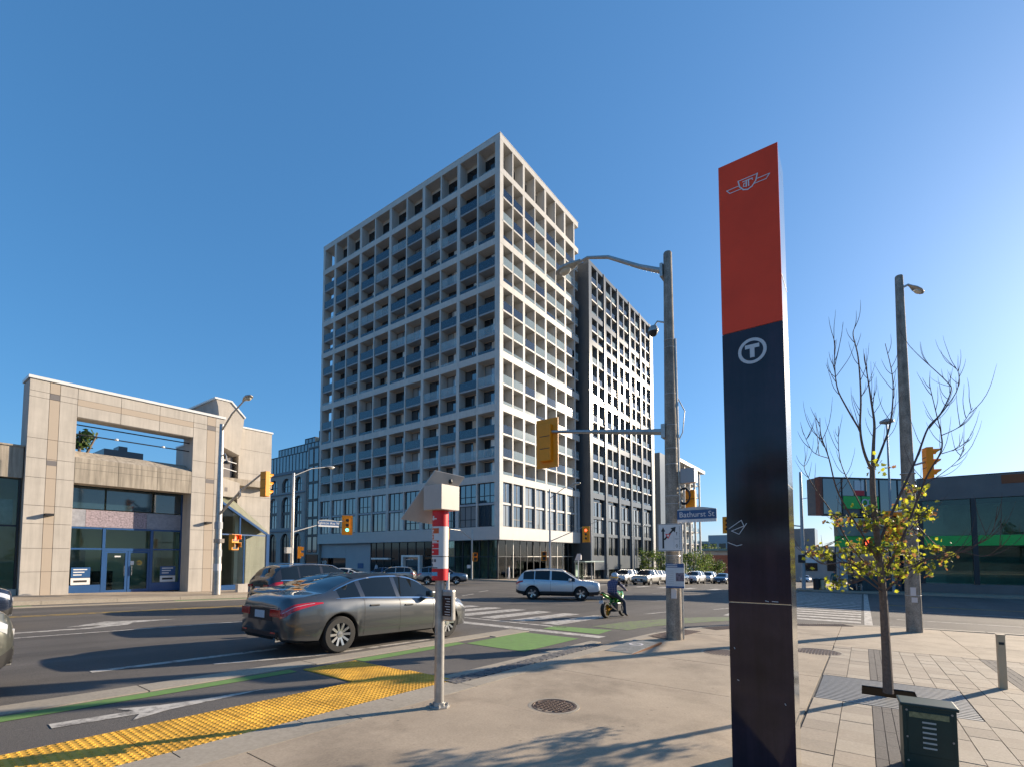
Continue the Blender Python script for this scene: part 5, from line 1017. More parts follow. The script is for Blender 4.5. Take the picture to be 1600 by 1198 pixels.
for x, y, n in CL:
    c = at(x, y, D0 + rnd(-.5, .4)) - t0
    for k in range(int(n * 1.7)):
        s = random.random(); leaf(c + Vector((random.gauss(0, .075), random.gauss(0, .075), random.gauss(0, .055))), rnd(.03, .068), 0 if s < .40 else (1 if s < .82 else 2))
    for k in range(4):
        e = c + Vector((rnd(-.12, .12), rnd(-.12, .12), rnd(-.08, .1))); b_ = min((q for P3 in L for q in P3), key=lambda q: (q - c).length); lpart(tree, 'twig', MB().tube([b_, b_ * .5 + e * .5 + Vector((0, 0, -.02)), e], [.005, .004, .002], 5), m_twig, True)
tag(lpart(tree, 'foliage', lv, [m_leafy, m_leafg, m_leafb]), kind='stuff')
# ------------------------------------------------------------- leafy trees further away
def leafy_tree(x, y, z, h, rx, label, dens=900, ls=.22, crown0=.25, mats=m_fol, group='street trees'):
    t = thing('leafy_tree', label, 'tree', (x, y, z), rnd(0, 6), group); trk = MB().tube([(0, 0, 0), (.05, 0, h * .3), (0, .05, h * .6), (0, 0, h * .85)], [h * .022, h * .018, h * .012, h * .004], 8)
    for k in range(6): a = rnd(0, 6.28); trk.tube([(0, 0, h * (.25 + .07 * k)), (math.cos(a) * rx * .4, math.sin(a) * rx * .4, h * (.4 + .07 * k)), (math.cos(a) * rx * .75, math.sin(a) * rx * .75, h * (.5 + .07 * k))], [h * .010, h * .007, h * .003], 5)
    lpart(t, 'trunk', trk, m_bark, True); mb = MB(); blobs = [(rnd(-.6, .6) * rx, rnd(-.6, .6) * rx, h * rnd(crown0 + .12, .88), rnd(.28, .5) * rx) for _ in range(14)]
    for k in range(dens):
        bx, by, bz, br = random.choice(blobs); v = Vector((random.gauss(0, 1), random.gauss(0, 1), random.gauss(0, .8))).normalized() * br * rnd(.5, 1.08); p = Vector((bx, by, bz)) + v; s = ls * rnd(.6, 1.3)
        n = (v.normalized() + Vector((rnd(-.7, .7), rnd(-.7, .7), rnd(-.3, .9)))).normalized(); a = n.orthogonal().normalized(); a = Matrix.Rotation(rnd(0, 6.28), 3, n) @ a; b = n.cross(a)
        mb.add([p - a * s * .5, p + b * s * .32, p + a * s * .5, p - b * s * .32], [(0, 1, 2, 3)], random.randrange(3))
    tag(lpart(t, 'crown', mb, list(mats)), kind='stuff'); return t
for x, y, h, rx, nm in [(80, 29.5, 5.4, 2.3, 'small leafy street tree before the slate tower, nearest of its row'), (86, 29.5, 6.0, 2.6, 'leafy street tree left of the concrete signal pole'), (93, 29, 5.8, 2.5, 'leafy street tree hidden behind the signs of the concrete pole'), (90, 24.8, 5.6, 2.6, 'leafy street tree just right of the concrete signal pole'), (98, 25, 5.8, 2.9, 'bright leafy street tree before the red brick building'), (106, 25, 5.4, 2.7, 'rightmost leafy street tree in the avenue row')]:
    leafy_tree(x, y, G(x) + .1, h, rx, nm, 1500, .28, .12)
for x, y, h, rx, nm in [(170, 52, 11, 5, 'dark tree on the skyline right of the pale mid rise'), (190, 48, 12.5, 5.5, 'tallest dark tree on the skyline above the brick building'), (200, 40, 11.5, 5, 'rounded dark tree on the skyline behind the teal roof')]: leafy_tree(x, y, -6, h, rx, nm, 1300, .6, .2, group='skyline trees')
leafy_tree(9.4, 46, -.3, 13.0, 1.35, 'tall leafy tree seen through the open portal of the corner shop', 900, .34, .3)
leafy_tree(11.15, 46.5, -.3, 10.4, .5, 'tree tip beside the dark roof seen through the shop portal', 300, .3, .5)
for i, (x, y) in enumerate([(14.5, 28.6), (16.2, 28.7), (17.8, 28.8)]):
    t = thing('shrub', ['low green shrub left in the planter beside the shop prow', 'low green shrub in the middle of the shop planter', 'low green shrub at the right end of the shop planter'][i], 'shrub', (x, y, G(x) + .1), 0, 'planter shrubs'); mb = MB()
    for k in range(260):
        p = Vector((random.gauss(0, .45), random.gauss(0, .25), abs(random.gauss(0, .2)) + .1)); a = Vector((rnd(-1, 1), rnd(-1, 1), rnd(-1, 1))).normalized() * .07; b = a.orthogonal().normalized() * .05; mb.add([p - a, p + b, p + a, p - b], [(0, 1, 2, 3)], random.randrange(3))
    tag(lpart(t, 'foliage', mb, m_fol), kind='stuff')
# ------------------------------------------------------------- vehicles
def pchip(pts):
    xs = [p[0] for p in pts]; ys = [p[1] for p in pts]; n = len(xs); h = [xs[i + 1] - xs[i] for i in range(n - 1)]; d = [(ys[i + 1] - ys[i]) / h[i] for i in range(n - 1)]
    m = [d[0]] + [0 if d[i - 1] * d[i] <= 0 else 2 * d[i - 1] * d[i] / (d[i - 1] + d[i]) for i in range(1, n - 1)] + [d[-1]]
    def f(x):
        x = min(max(x, xs[0]), xs[-1]); i = 0
        while i < n - 2 and x > xs[i + 1]: i += 1
        t = (x - xs[i]) / h[i]; return (ys[i] * (1 + 2 * t) * (1 - t) ** 2 + m[i] * h[i] * t * (1 - t) ** 2 + ys[i + 1] * t * t * (3 - 2 * t) + m[i + 1] * h[i] * t * t * (t - 1))
    return f
SPEC = {
 'sedan': dict(L=4.87, top=[(0, .86), (.05, 1.0), (.16, 1.06), (.72, 1.105), (1.15, 1.27), (1.6, 1.405), (2.1, 1.47), (2.5, 1.48), (2.85, 1.45), (3.1, 1.385), (3.5, 1.18), (3.85, 1.01), (4.3, .93), (4.62, .83), (4.8, .70), (4.87, .56)],
               belt=[(0, .80), (.2, .93), (.7, .985), (1.3, .985), (2.2, .955), (3.3, .92), (3.9, .87), (4.5, .76), (4.8, .62), (4.87, .52)], w=[(0, .66), (.06, .77), (.25, .86), (.8, .915), (2.4, .925), (3.9, .915), (4.4, .86), (4.7, .73), (4.87, .50)],
               bot=[(0, .36), (.12, .27), (.6, .22), (4.4, .20), (4.75, .22), (4.87, .32)], roofw=.57, H=1.48, ax=(1.05, 3.90), r=.335, win=[(1.02, 1.52), (1.60, 2.40), (2.50, 3.55)], ws=(3.10, 3.80), rw=(.80, 1.58), doors=(1.56, 2.45, 3.42)),
 'suv': dict(L=4.70, top=[(0, .95), (.05, 1.12), (.14, 1.26), (.34, 1.52), (.52, 1.62), (1.0, 1.67), (1.7, 1.69), (2.4, 1.66), (2.75, 1.60), (3.15, 1.38), (3.6, 1.13), (4.1, 1.09), (4.45, 1.03), (4.62, .96), (4.68, .86), (4.7, .74)],
             belt=[(0, .92), (.15, 1.04), (.5, 1.10), (1.2, 1.09), (2.2, 1.05), (3.3, 1.02), (3.8, 1.0), (4.4, .94), (4.62, .86), (4.7, .70)], w=[(0, .70), (.06, .80), (.25, .88), (.8, .93), (2.4, .94), (3.8, .93), (4.3, .915), (4.55, .87), (4.66, .80), (4.7, .73)],
             bot=[(0, .40), (.12, .32), (.6, .27), (4.2, .26), (4.55, .28), (4.7, .38)], roofw=.62, H=1.69, ax=(.95, 3.66), r=.365, win=[(.42, 1.02), (1.08, 1.92), (2.02, 3.35)], ws=(2.80, 3.55), rw=(.13, .46), doors=(1.05, 1.97, 3.2))}
_car = {}
def car_surface(kind):
    s = SPEC[kind]; top, belt, w, bot = (pchip(s[k]) for k in ('top', 'belt', 'w', 'bot')); H = s['H']
    def ring(x):
        t, b, ww, zb = top(x), belt(x), w(x), bot(x); c = max(0, min(1, (t - b) / (H - 1.0))); c = c * c * (3 - 2 * c); t = max(t, b + .015)
        yr = ww * .90 * (1 - c) + s['roofw'] * c; zr = t - ((t - b) * .30 * (1 - c) + .065 * c)
        pts = [(0, zb), (.80 * ww, zb), (.965 * ww, zb + .05), (.995 * ww, zb + .20), (ww, (zb + b) * .52), (.995 * ww, b - .18), (.975 * ww, b - .06), (.935 * ww, b), (yr, zr), (yr * .88, zr + (t - zr) * .45), (yr * .5, t - .012), (0, t)]
        for xa in s['ax']:
            Ra = s['r'] + .05; dx = abs(x - xa)
            if dx < Ra:
                za = s['r'] + math.sqrt(Ra * Ra - dx * dx)
                for i, e in ((1, 0), (2, 0), (3, .02), (4, .05)): pts[i] = (pts[i][0] + (.012 if i > 1 else 0), max(pts[i][1], za + e))
                pts[5] = (pts[5][0], max(pts[5][1], za + .09)); pts[6] = (pts[6][0], max(pts[6][1], pts[5][1] + .02))
        return pts
    def S(x, r):
        p = ring(x); i = min(int(r), len(p) - 2); f = r - i; return (p[i][0] * (1 - f) + p[i + 1][0] * f, p[i][1] * (1 - f) + p[i + 1][1] * f)
    return ring, S
def build_car(kind, pm, detail=True):
    key = (kind, pm.name, detail)
    if key in _car: return _car[key]
    s = SPEC[kind]; ring, S = car_surface(kind); L = s['L']; out = []
    xs = [0]; 
    while xs[-1] < L: xs.append(min(L, xs[-1] + (.035 if (xs[-1] < .2 or xs[-1] > L - .25) else .052)))
    rings = [ring(x) for x in xs]; n = len(rings[0]); groups = {}
    def cls(xm, i):
        if i == 7:
            for k, (a, b) in enumerate(s['win']):
                if a < xm < b and S(xm, 8)[1] - S(xm, 7)[1] > .07: return ('side_window', k)
        if i in (9, 10):
            if s['ws'][0] < xm < s['ws'][1]: return ('windshield', 0)
            if s['rw'][0] < xm < s['rw'][1]: return ('rear_window', 0)
        return ('body', 0)
    for side in (1, -1):
        for j in range(len(xs) - 1):
            for i in range(n - 1):
                c = cls((xs[j] + xs[j + 1]) / 2, i); key2 = c if c[0] in ('body', 'windshield', 'rear_window') else (c[0], c[1] * 2 + (side > 0)); mb = groups.setdefault(key2, MB())
                q = [(xs[j], rings[j][i]), (xs[j + 1], rings[j + 1][i]), (xs[j + 1], rings[j + 1][i + 1]), (xs[j], rings[j][i + 1])]
                mi = 1 if (c[0] == 'body' and ((i < 1) or (kind == 'suv' and i < 3))) else 0
                mb.add([(x, side * p[0], p[1]) for x, p in q], [(0, 1, 2, 3)], mi)
        for j in (0, len(xs) - 1):
            p = rings[j]; groups[('body', 0)].add([(xs[j], side * a, b) for a, b in p], [tuple(range(len(p)))])
    for k, mb in groups.items():
        me = bpy.data.meshes.new(k[0]); me.from_pydata(mb.v, [], mb.f)
        for m in ([pm, m_black] if k[0] == 'body' else [m_cglassd]): me.materials.append(m)
        me.polygons.foreach_set('material_index', mb.m); bm = bmesh.new(); bm.from_mesh(me); bmesh.ops.remove_doubles(bm, verts=bm.verts, dist=.0008); bmesh.ops.recalc_face_normals(bm, faces=bm.faces); bm.to_mesh(me); bm.free()
        me.polygons.foreach_set('use_smooth', [True] * len(me.polygons)); me.set_sharp_from_angle(angle=R(38)); out.append((k[0], me, (0, 0, 0), None))
    def patch(x0, x1, r0, r1, off, m, nm, nx=8, nr=4):            # r0, r1 numbers or functions of t; both sides
        for side in (1, -1):
            mb = MB()
            for i in range(nx + 1):
                t = i / nx; x = x0 + (x1 - x0) * t; a = r0(t) if callable(r0) else r0; b = r1(t) if callable(r1) else r1
                for k in range(nr + 1):
                    r = a + (b - a) * k / nr; y, z = S(x, r); y2, z2 = S(min(x + .02, L), r); yu, zu = S(x, min(r + .05, 10.9)); tv = Vector((.02, y2 - y, z2 - z)); uv = Vector((0, yu - y, zu - z)); nn = tv.cross(uv)
                    nn = nn.normalized() if nn.length > 1e-9 else Vector((0, 1, 0))
                    if nn.y < 0: nn = -nn
                    mb.v.append((x + nn.x * off, side * (y + nn.y * off), z + nn.z * off))
            for i in range(nx):
                for k in range(nr): mb.f.append((i * (nr + 1) + k, (i + 1) * (nr + 1) + k, (i + 1) * (nr + 1) + k + 1, i * (nr + 1) + k + 1)); mb.m.append(0)
            out.append((nm, mb.mesh(nm, m, 'all'), (0, 0, 0), None))
    bh = lambda f: f
    if kind == 'sedan':
        patch(.004, .68, lambda t: 5.35 + .62 * t, lambda t: 6.95 - .72 * t ** 1.4, .006, m_tail, 'tail_light', 14); patch(.03, .52, lambda t: 6.02 + .1 * t, lambda t: 6.14 + .08 * t, .010, m_head, 'tail_light_strip', 10, 1); patch(4.28, 4.80, lambda t: 5.9 - .4 * t, lambda t: 6.7 - .3 * t, .006, m_head, 'head_light')
        rear = [('tail_bar', (-.012, .0, -.60, .60, .83, .86), m_chrome), ('licence_plate', (-.016, .0, -.17, .17, .66, .79), m_plate), ('plate_recess', (-.008, .002, -.42, .42, .62, .83), m_black), ('lower_bumper', (-.02, .05, -.62, .62, .36, .44), m_black), ('rear_reflector', (-.026, .0, .42, .58, .41, .44), m_tail), ('rear_reflector', (-.026, .0, -.58, -.42, .41, .44), m_tail)]
        tails = [(-.02, .012, .36, .66, .70, .83), (-.02, .012, -.66, -.36, .70, .83)]
    else:
        patch(.02, .42, lambda t: 5.3 + .3 * t, lambda t: 7.0 - .5 * t, .006, m_tail, 'tail_light'); patch(4.25, 4.62, lambda t: 5.6 - .2 * t, lambda t: 6.7 - .2 * t, .006, m_head, 'head_light')
        rear = [('licence_plate', (-.016, .0, -.17, .17, .74, .88), m_plate), ('plate_recess', (-.008, .002, -.35, .35, .70, .93), m_black), ('lower_bumper', (-.02, .06, -.66, .66, .40, .58), m_black)]
        tails = [(-.02, .012, .40, .69, .86, .96), (-.02, .012, -.69, -.40, .86, .96)]
    for nm, b, m in rear: out.append((nm, MB().box(*b).mesh(nm, m, bevel=.003), (0, 0, 0), None))
    for b in tails: out.append(('tail_light', MB().box(*b).mesh('tail_light', m_tail, bevel=.006), (0, 0, 0), None))
    zf = .52 if kind == 'sedan' else .70
    if kind == 'suv':
        for s_ in (1, -1): out.append(('head_light', MB().box(L - .05, L + .005, s_ * .56 - .12, s_ * .56 + .12, .68, .77).mesh('head_light', m_head, bevel=.012), (0, 0, 0), None)); out.append(('fog_lamp', MB().box(L - .03, L + .014, s_ * .60 - .08, s_ * .60 + .08, .46, .56).mesh('fog_lamp', m_black, bevel=.01), (0, 0, 0), None))
        out.append(('front_bumper', MB().box(L - .1, L + .02, -.62, .62, .36, .45).mesh('front_bumper', m_black, bevel=.02), (0, 0, 0), None)); out.append(('skid_plate', MB().box(L - .05, L + .036, -.45, .45, .31, .37).mesh('skid_plate', m_rim, bevel=.01), (0, 0, 0), None))
    out.append(('grille', MB().box(L - .02, L + .012, -.42, .42, zf - .22, zf + .02).mesh('grille', m_black, bevel=.01), (0, 0, 0), None)); out.append(('licence_plate', MB().box(L + .012, L + .02, -.17, .17, zf - .17, zf - .05).mesh('licence_plate', m_plate), (0, 0, 0), None))
    out.append(('underbody', MB().box(.35, L - .35, -.62, .62, .21, .62).mesh('underbody', m_black), (0, 0, 0), None))
    if detail:
        for x in s['doors']: patch(x, x + .010, 2.2, 7.0, .0025, m_black, 'door_seam', 1, 14)
        patch(s['doors'][0] - .5 if kind == 'sedan' else .5, s['doors'][-1] + .02, 3.05, 3.12, .002, m_black, 'sill_crease', 20, 1)
        a, b = s['win'][0][0] - .06, s['win'][-1][1] - (.1 if kind == 'sedan' else .2); patch(a, b, 7.0, 7.07, .006, m_chrome, 'belt_trim', 40, 1)
        if kind == 'sedan': patch(a + .02, 3.3, 7.95, 8.06, .005, m_chrome, 'roof_trim', 40, 1)
        for x in (s['doors'][0] + .13, s['doors'][1] + .13):
            for sd in (1, -1):
                y, z = S(x + .1, 6.0); out.append(('door_handle', MB().box(x, x + .22, -.018, .018, -.016, .016).mesh('door_handle', m_black if kind == 'sedan' else pm, bevel=.008), (0, sd * (y + .012), z - .07), None))
        if kind == 'suv':
            for sd in (1, -1):
                pts = []
                for i in range(9): x = .75 + 2.0 * i / 8; y, z = S(x, 8.6); pts.append((x, sd * y, z + (.055 if 0 < i < 8 else .0)))
                out.append(('roof_rail', MB().tube(pts, .018, 6).mesh('roof_rail', m_chrome, True), (0, 0, 0), None))
        else: out.append(('exhaust_tip', MB().tube([(-.0, -.52, .30), (.2, -.52, .31)], .045, 10).mesh('exhaust_tip', m_chrome, True), (0, 0, 0), None))
    xm = s['win'][-1][1] - .28
    for sd in (1, -1):
        y, z = S(xm, 7.0); mb = MB().box(-.09, .07, -.02, .18, -.075, .075); me = mb.mesh('wing_mirror', pm, bevel=.045); out.append(('wing_mirror', me, (xm, sd * (y + .04) - (.16 if sd < 0 else 0), z + .10), None))
    # wheels
    r = s['r']; tw = .11; ty = MB().lathe([(r * .66, -tw), (r * .93, -tw), (r, -tw * .75), (r, tw * .75), (r * .93, tw), (r * .66, tw)], 32, 'y', caps=False).mesh('tyre', m_tire, True)
    rim = MB().lathe([(r * .68, tw * .4), (r * .68, tw * .98), (r * .63, tw * .98), (r * .62, tw * .35), (.03, tw * .3), (.001, tw * .3)], 32, 'y', mi=1, caps=False)
    for k in range(10 if kind == 'sedan' else 5):
        a = 2 * math.pi * k / (10 if kind == 'sedan' else 5); ca, sa = math.cos(a), math.sin(a); w1, w2 = (.012, .024) if kind == 'sedan' else (.03, .05); q = []
        for rr, ww, yy in ((.05, w2 * .8, tw * .8), (r * .65, w2, tw * .98)):
            for sg_ in (-1, 1): q += [(rr * ca - sg_ * ww * sa, yy, rr * sa + sg_ * ww * ca), (rr * ca - sg_ * ww * sa, yy - .05, rr * sa + sg_ * ww * ca)]
        rim.add(q, [(0, 2, 6, 4), (0, 4, 5, 1), (2, 3, 7, 6)], 0)
    rim.lathe([(.055, tw * .5), (.055, tw * .9), (.001, tw * .92)], 16, 'y', mi=0); rim = rim.mesh('rim', [m_rim, m_frame]); rim.polygons.foreach_set('material_index', [p.material_index for p in rim.polygons])
    wy = S(2.4, 4)[0] - tw - .012
    for xa in s['ax']:
        for sd in (1, -1): out.append(('wheel', ty, (xa, sd * wy, r), (rim, sd)))
    _car[key] = out; return out
def car(kind, pm, x, y, head, label, scale=1., detail=True, name='car', group='cars in traffic', tilt=True, cat='car'):
    t = thing(name, label, cat, (x, y, G(x) + .006), head, group); t.scale = (scale,) * 3
    if tilt: t.rotation_euler = (math.sin(head) * -.0 , .033 * math.cos(head) if x < 20 else .022 * math.cos(head), head)
    for nm, me, loc, w in build_car(kind, pm, detail):
        o = link(nm, me, t, loc)
        if w: link('rim', w[0], o, (0, 0, 0), (0, 0, 0 if w[1] > 0 else R(180)))
    return t
c_grey = paint('gunmetal', (.10, .105, .11), .75, .30); c_black = paint('black', (.012, .012, .014), .3, .15); c_char = paint('charcoal', (.035, .034, .037), .5, .2); c_silv = paint('silver', (.58, .59, .60), .35, .3); c_beige = paint('champagne', (.33, .32, .29), .6, .3)
c_blue = paint('blue', (.03, .09, .20), .5, .2); c_white = paint('white', (.72, .72, .70), 0, .3); c_navy = paint('navy', (.02, .03, .055), .4, .2); c_steel = paint('steel', (.17, .20, .24), .7, .28); c_sage = paint('sage', (.085, .09, .08), .5, .3)
car('sedan', c_grey, 4.62, 9.35, 0, 'gunmetal grey sedan seen from its rear right side in the near lane', 1.065)
car('sedan', c_black, 6.3, 12.75, 0, 'black car mostly hidden behind the gunmetal sedan, second lane', 1.02)
car('suv', c_char, 8.6, 17.6, 0, 'charcoal wagon with silver roof rails and lit tail lamp in the third lane', 1.03)
car('suv', c_sage, -3.9, 9.45, 0, 'sage grey car cut off by the left edge of the picture', 1.09)
car('suv', c_navy, -2.35, 17.6, 0, 'dark car peeping in at the left edge behind the sage car', 1.0, False)
car('suv', c_silv, 22.95 + .05, 16.3, R(-64.7), 'silver crossover turning across the intersection behind the motorcyclist', 1.0, True, tilt=False)
car('suv', c_steel, 31.2, 33.6, R(-49.5), 'steel grey crossover behind the bus stop pole', .98, tilt=False)
car('suv', c_beige, 34.0, 37.0, R(128), 'champagne crossover left of the bus stop pole heading away', .95, tilt=False)
car('sedan', c_blue, 37.2, 42.2, R(125), 'blue car before the shaded tower entrance', 1.0, False, tilt=False)
car('sedan', c_white, 27.8, 36.5, R(118), 'white car peeping over the charcoal wagon bonnet', 1.0, False, tilt=False)
for a in [('suv', c_beige, 53.0, 18.9, 'champagne sport utility car facing the camera right of the motorcyclist'), ('suv', c_white, 62.5, 21.3, 'white van like car behind the champagne car'), ('suv', c_silv, 55.5, 22.4, 'silver car above the motorcyclist helmet, facing the camera'), ('sedan', c_black, 61.5, 18.2, 'black car left of the concrete pole, facing the camera'), ('suv', c_white, 66.5, 17.6, 'white car just right of the notice board, facing the camera'), ('suv', c_silv, 76.5, 18.4, 'silver car behind the white one right of the notice board'), ('sedan', c_navy, 73.0, 15.6, 'navy car nearest the left edge of the pylon but one'), ('suv', c_navy, 82.0, 15.2, 'dark car touching the left edge of the pylon')]:
    car(a[0], a[1], a[2], a[3], R(180), a[4], 1.0, False)
car('sedan', c_silv, 118, 9.5, R(180), 'small silver car far down the street right of the pylon', 1.0, False); car('suv', c_navy, 122, 13.0, R(180), 'small dark car far down the street behind the slim pole', 1.0, False)
# ------------------------------------------------------------- unseen blocks and trees, added for glass and paint to mirror
for x0, x1, y0, y1, h, mm, nm in [(-62, -44, 36, 70, 15, m_brick, 'unseen red brick block added behind the camera, mirrored in the tower podium windows'), (-24, 8, -42, -30, 9, m_bank, 'unseen dark station hall added beside the camera, mirrored in the sedan windows')]:
    zb = G(x0); t = thing('unseen_building', nm, 'building', ((x0 + x1) / 2, (y0 + y1) / 2, zb)); wbox(t, 'wall', x0, x1, y0, y1, zb - .5, zb + h, mm); wbox(t, 'roof', x0 - .2, x1 + .2, y0 - .2, y1 + .2, zb + h, zb + h + .3, m_frame)
    for k in range(int(h / 3.6)):
        if x1 < 0:
            for i in range(int((y1 - y0) / 3.2)): wbox(t, 'window', x1 - .02, x1 + .04, y0 + .8 + 3.2 * i, y0 + 2.6 + 3.2 * i, zb + 1 + 3.4 * k, zb + 3 + 3.4 * k, m_win)
        else:
            for i in range(int((x1 - x0) / 3.2)): wbox(t, 'window', x0 + .8 + 3.2 * i, x0 + 2.8 + 3.2 * i, y1 - .02, y1 + .04, zb + .8 + 3.4 * k, zb + 3.2 + 3.4 * k, m_win2)
leafy_tree(-30, 30, G(-30), 9, 3.4, 'unseen leafy tree added behind the camera, mirrored in the podium glass', 900, .5); leafy_tree(-34, 58, G(-30), 10, 3.6, 'unseen tall leafy tree added behind the camera, mirrored in the shaded shopfront', 900, .5); leafy_tree(-24, -3, G(-24), 9, 3.6, 'unseen leafy tree added behind the camera, mirrored in the transit pylon', 1200, .5); leafy_tree(-27, 5, G(-27), 8, 3.4, 'second unseen leafy tree added behind the camera, mirrored low in the pylon', 1200, .5); leafy_tree(-10, -22, G(-10), 8, 3, 'unseen leafy tree added beside the camera, mirrored in the sedan doors', 900, .4)
# ------------------------------------------------------------- people
def skin_body(name, V, Ed, mats, cls, parent, sub=2):
    me = bpy.data.meshes.new(name); me.from_pydata([v[:3] for v in V], Ed, []); bm = bmesh.new(); bm.from_mesh(me); ly = bm.verts.layers.skin.verify()
    for v, d in zip(bm.verts, V): r = d[3]; v[ly].radius = (r, d[4] if len(d) > 4 else r); v[ly].use_root = False
    bm.verts.ensure_lookup_table(); bm.verts[0][ly].use_root = True; bm.to_mesh(me); bm.free()
    o = bpy.data.objects.new('tmp', me); COL.objects.link(o); o.modifiers.new('s', 'SKIN'); sm = o.modifiers.new('u', 'SUBSURF'); sm.levels = sm.render_levels = sub; dg = bpy.context.evaluated_depsgraph_get(); dg.update()
    res = bpy.data.meshes.new_from_object(o.evaluated_get(dg)); bpy.data.objects.remove(o); res.materials.clear()
    for m in mats: res.materials.append(m)
    for p in res.polygons: p.material_index = cls(p.center); p.use_smooth = True
    return link(name, res, parent)
def cloth(n, c): return mat('cloth_' + n, c, .85, 0, .12, 20)
def standing(label, x, y, head, top, legs, hair=(.02, .015, .012), dz=.15, h=1.72, stride=.12, sit=False, cap=None):
    t = thing('person', label, 'person', (x, y, G(x) + dz), head, 'pedestrians'); t.scale = (h / 1.75,) * 3
    if not sit:
        V = [(0, 0, .95, .155, .12), (0, 0, 1.15, .135, .11), (0, 0, 1.36, .17, .12), (0, 0, 1.48, .075), (.01, 0, 1.56, .058), (.02, 0, 1.65, .10), (.015, 0, 1.72, .085),
             (0, .19, 1.40, .07), (-.05, .25, 1.13, .05), (.06, .26, .90, .04), (.09, .26, .80, .035), (0, -.19, 1.40, .07), (.05, -.25, 1.13, .05), (.14, -.25, .92, .04), (.17, -.25, .82, .035),
             (0, .09, .86, .10), (stride * .6, .10, .50, .068), (stride * .5, .10, .10, .045), (stride * .5 + .14, .11, .04, .035), (0, -.09, .86, .10), (-stride * .3, -.10, .50, .068), (-stride, -.10, .10, .045), (-stride + .14, -.11, .04, .035)]
    else:
        V = [(0, 0, .50, .155, .13), (-.05, 0, .72, .14, .11), (-.04, 0, .93, .17, .12), (0, 0, 1.05, .075), (.03, 0, 1.12, .058), (.06, 0, 1.21, .10), (.055, 0, 1.28, .085),
             (-.02, .19, .97, .07), (.1, .25, .75, .05), (.28, .18, .62, .04), (.35, .14, .6, .035), (-.02, -.19, .97, .07), (.1, -.25, .75, .05), (.28, -.18, .62, .04), (.35, -.14, .6, .035),
             (.08, .11, .50, .10), (.44, .16, .50, .07), (.50, .12, .12, .045), (.63, .14, .04, .035), (.08, -.11, .50, .10), (.44, -.20, .50, .07), (.54, -.18, .12, .045), (.67, -.2, .04, .035)]
    Ed = [(0, 1), (1, 2), (2, 3), (3, 4), (4, 5), (5, 6), (2, 7), (7, 8), (8, 9), (9, 10), (2, 11), (11, 12), (12, 13), (13, 14), (0, 15), (15, 16), (16, 17), (17, 18), (0, 19), (19, 20), (20, 21), (21, 22)]
    zh = V[5][2]; zw = V[0][2] - .02; zn = V[3][2] + .02
    def cls(c):
        if c.z > zh + .035 or (c.z > zh - .06 and c.x < V[5][0] - .03): return 3
        if c.z > zn: return 0
        if c.z < .09: return 4
        if abs(c.y) > .2 and c.z < V[9][2] + .02 and c.z > V[10][2] - .08: return 0
        if sit: return 2 if (c.x > .14 and c.z < .62) or c.z < .52 else 1
        return 2 if c.z < zw else 1
    skin_body('body', V, Ed, [m_skin, top, legs, cloth('hair', hair), m_black], cls, t)
    hx, hz = V[5][0] + .1, V[5][2]
    lpart(t, 'nose', MB().lathe([(.012, -.02), (.016, -.005), (.004, .02)], 6, o=(hx, 0, hz - .01)), m_skin)
    for s_ in (-1, 1): lpart(t, 'eye', MB().box(hx - .012, hx - .004, s_ * .035 - .009, s_ * .035 + .009, hz + .015, hz + .027), m_ink)
    return t
w_cl = cloth('white', (.62, .60, .58)); b_cl = cloth('black', (.02, .02, .022)); te_cl = cloth('teal', (.02, .12, .13)); gr_cl = cloth('grey', (.2, .2, .2)); sk_cl = m_skin
standing('person in white clothes walking on the pavement at the tower corner', 45.2, 33.4, R(-60), w_cl, w_cl)
standing('person in pale top standing before the shaded tower shopfront', 45.2, 57.5, R(180), cloth('pale_blue', (.4, .45, .5)), b_cl)
standing('person in teal top and black trousers waiting at the bank corner', 49.9, 2.0, R(170), te_cl, b_cl)
standing('person with bare legs seated on a stool before the bank', 51.2, .35, R(185), b_cl, sk_cl, sit=True)
stl = thing('stool', 'low grey stool under the seated person before the bank', 'stool', (51.15, .35, G(51.2) + .15)); lpart(stl, 'seat', MB().box(-.2, .3, -.3, .3, .34, .40), m_pand); [lpart(stl, 'leg', MB().box(x - .02, x + .02, y - .02, y + .02, 0, .34), m_pand) for x in (-.15, .25) for y in (-.25, .25)]
# motorcycle and rider
MX, MY = 16.85, 7.55; MH = R(-3)
mc = thing('motorcycle', 'lime green motorcycle with gold fork waiting at the corner', 'motorcycle', (MX, MY, G(MX) + .004), MH); mc.rotation_euler = (R(-4), .033, MH); mc.scale = (.93,) * 3
m_lime = paint('lime', (.04, .30, .02), .1, .3); m_gold = mat('fork_gold', (.55, .32, .05), .3, .8)
for x, tw in ((-.70, .085), (.72, .06)):
    w = lpart(mc, 'wheel', MB().lathe([(.22, -tw), (.28, -tw * .95), (.31, -tw * .4), (.315, 0), (.31, tw * .4), (.28, tw * .95), (.22, tw)], 28, 'y', (x, 0, .315), caps=False), m_tire, True); rm = MB().lathe([(.225, -.05), (.225, .05), (.205, .05), (.205, -.05), (.225, -.05)], 28, 'y', (x, 0, .315), caps=False)
    for k in range(5): a = k * 1.2566; rm.tube([(x + .04 * math.cos(a), 0, .315 + .04 * math.sin(a)), (x + .21 * math.cos(a), 0, .315 + .21 * math.sin(a))], .014, 6)
    lpart(w, 'rim', rm, m_gold if x < 0 else m_frame); lpart(w, 'brake_disc', MB().lathe([(.13, tw + .004), (.13, tw + .01), (.06, tw + .01), (.06, tw + .004), (.13, tw + .004)], 20, 'y', (x, 0, .315), caps=False), m_chrome)
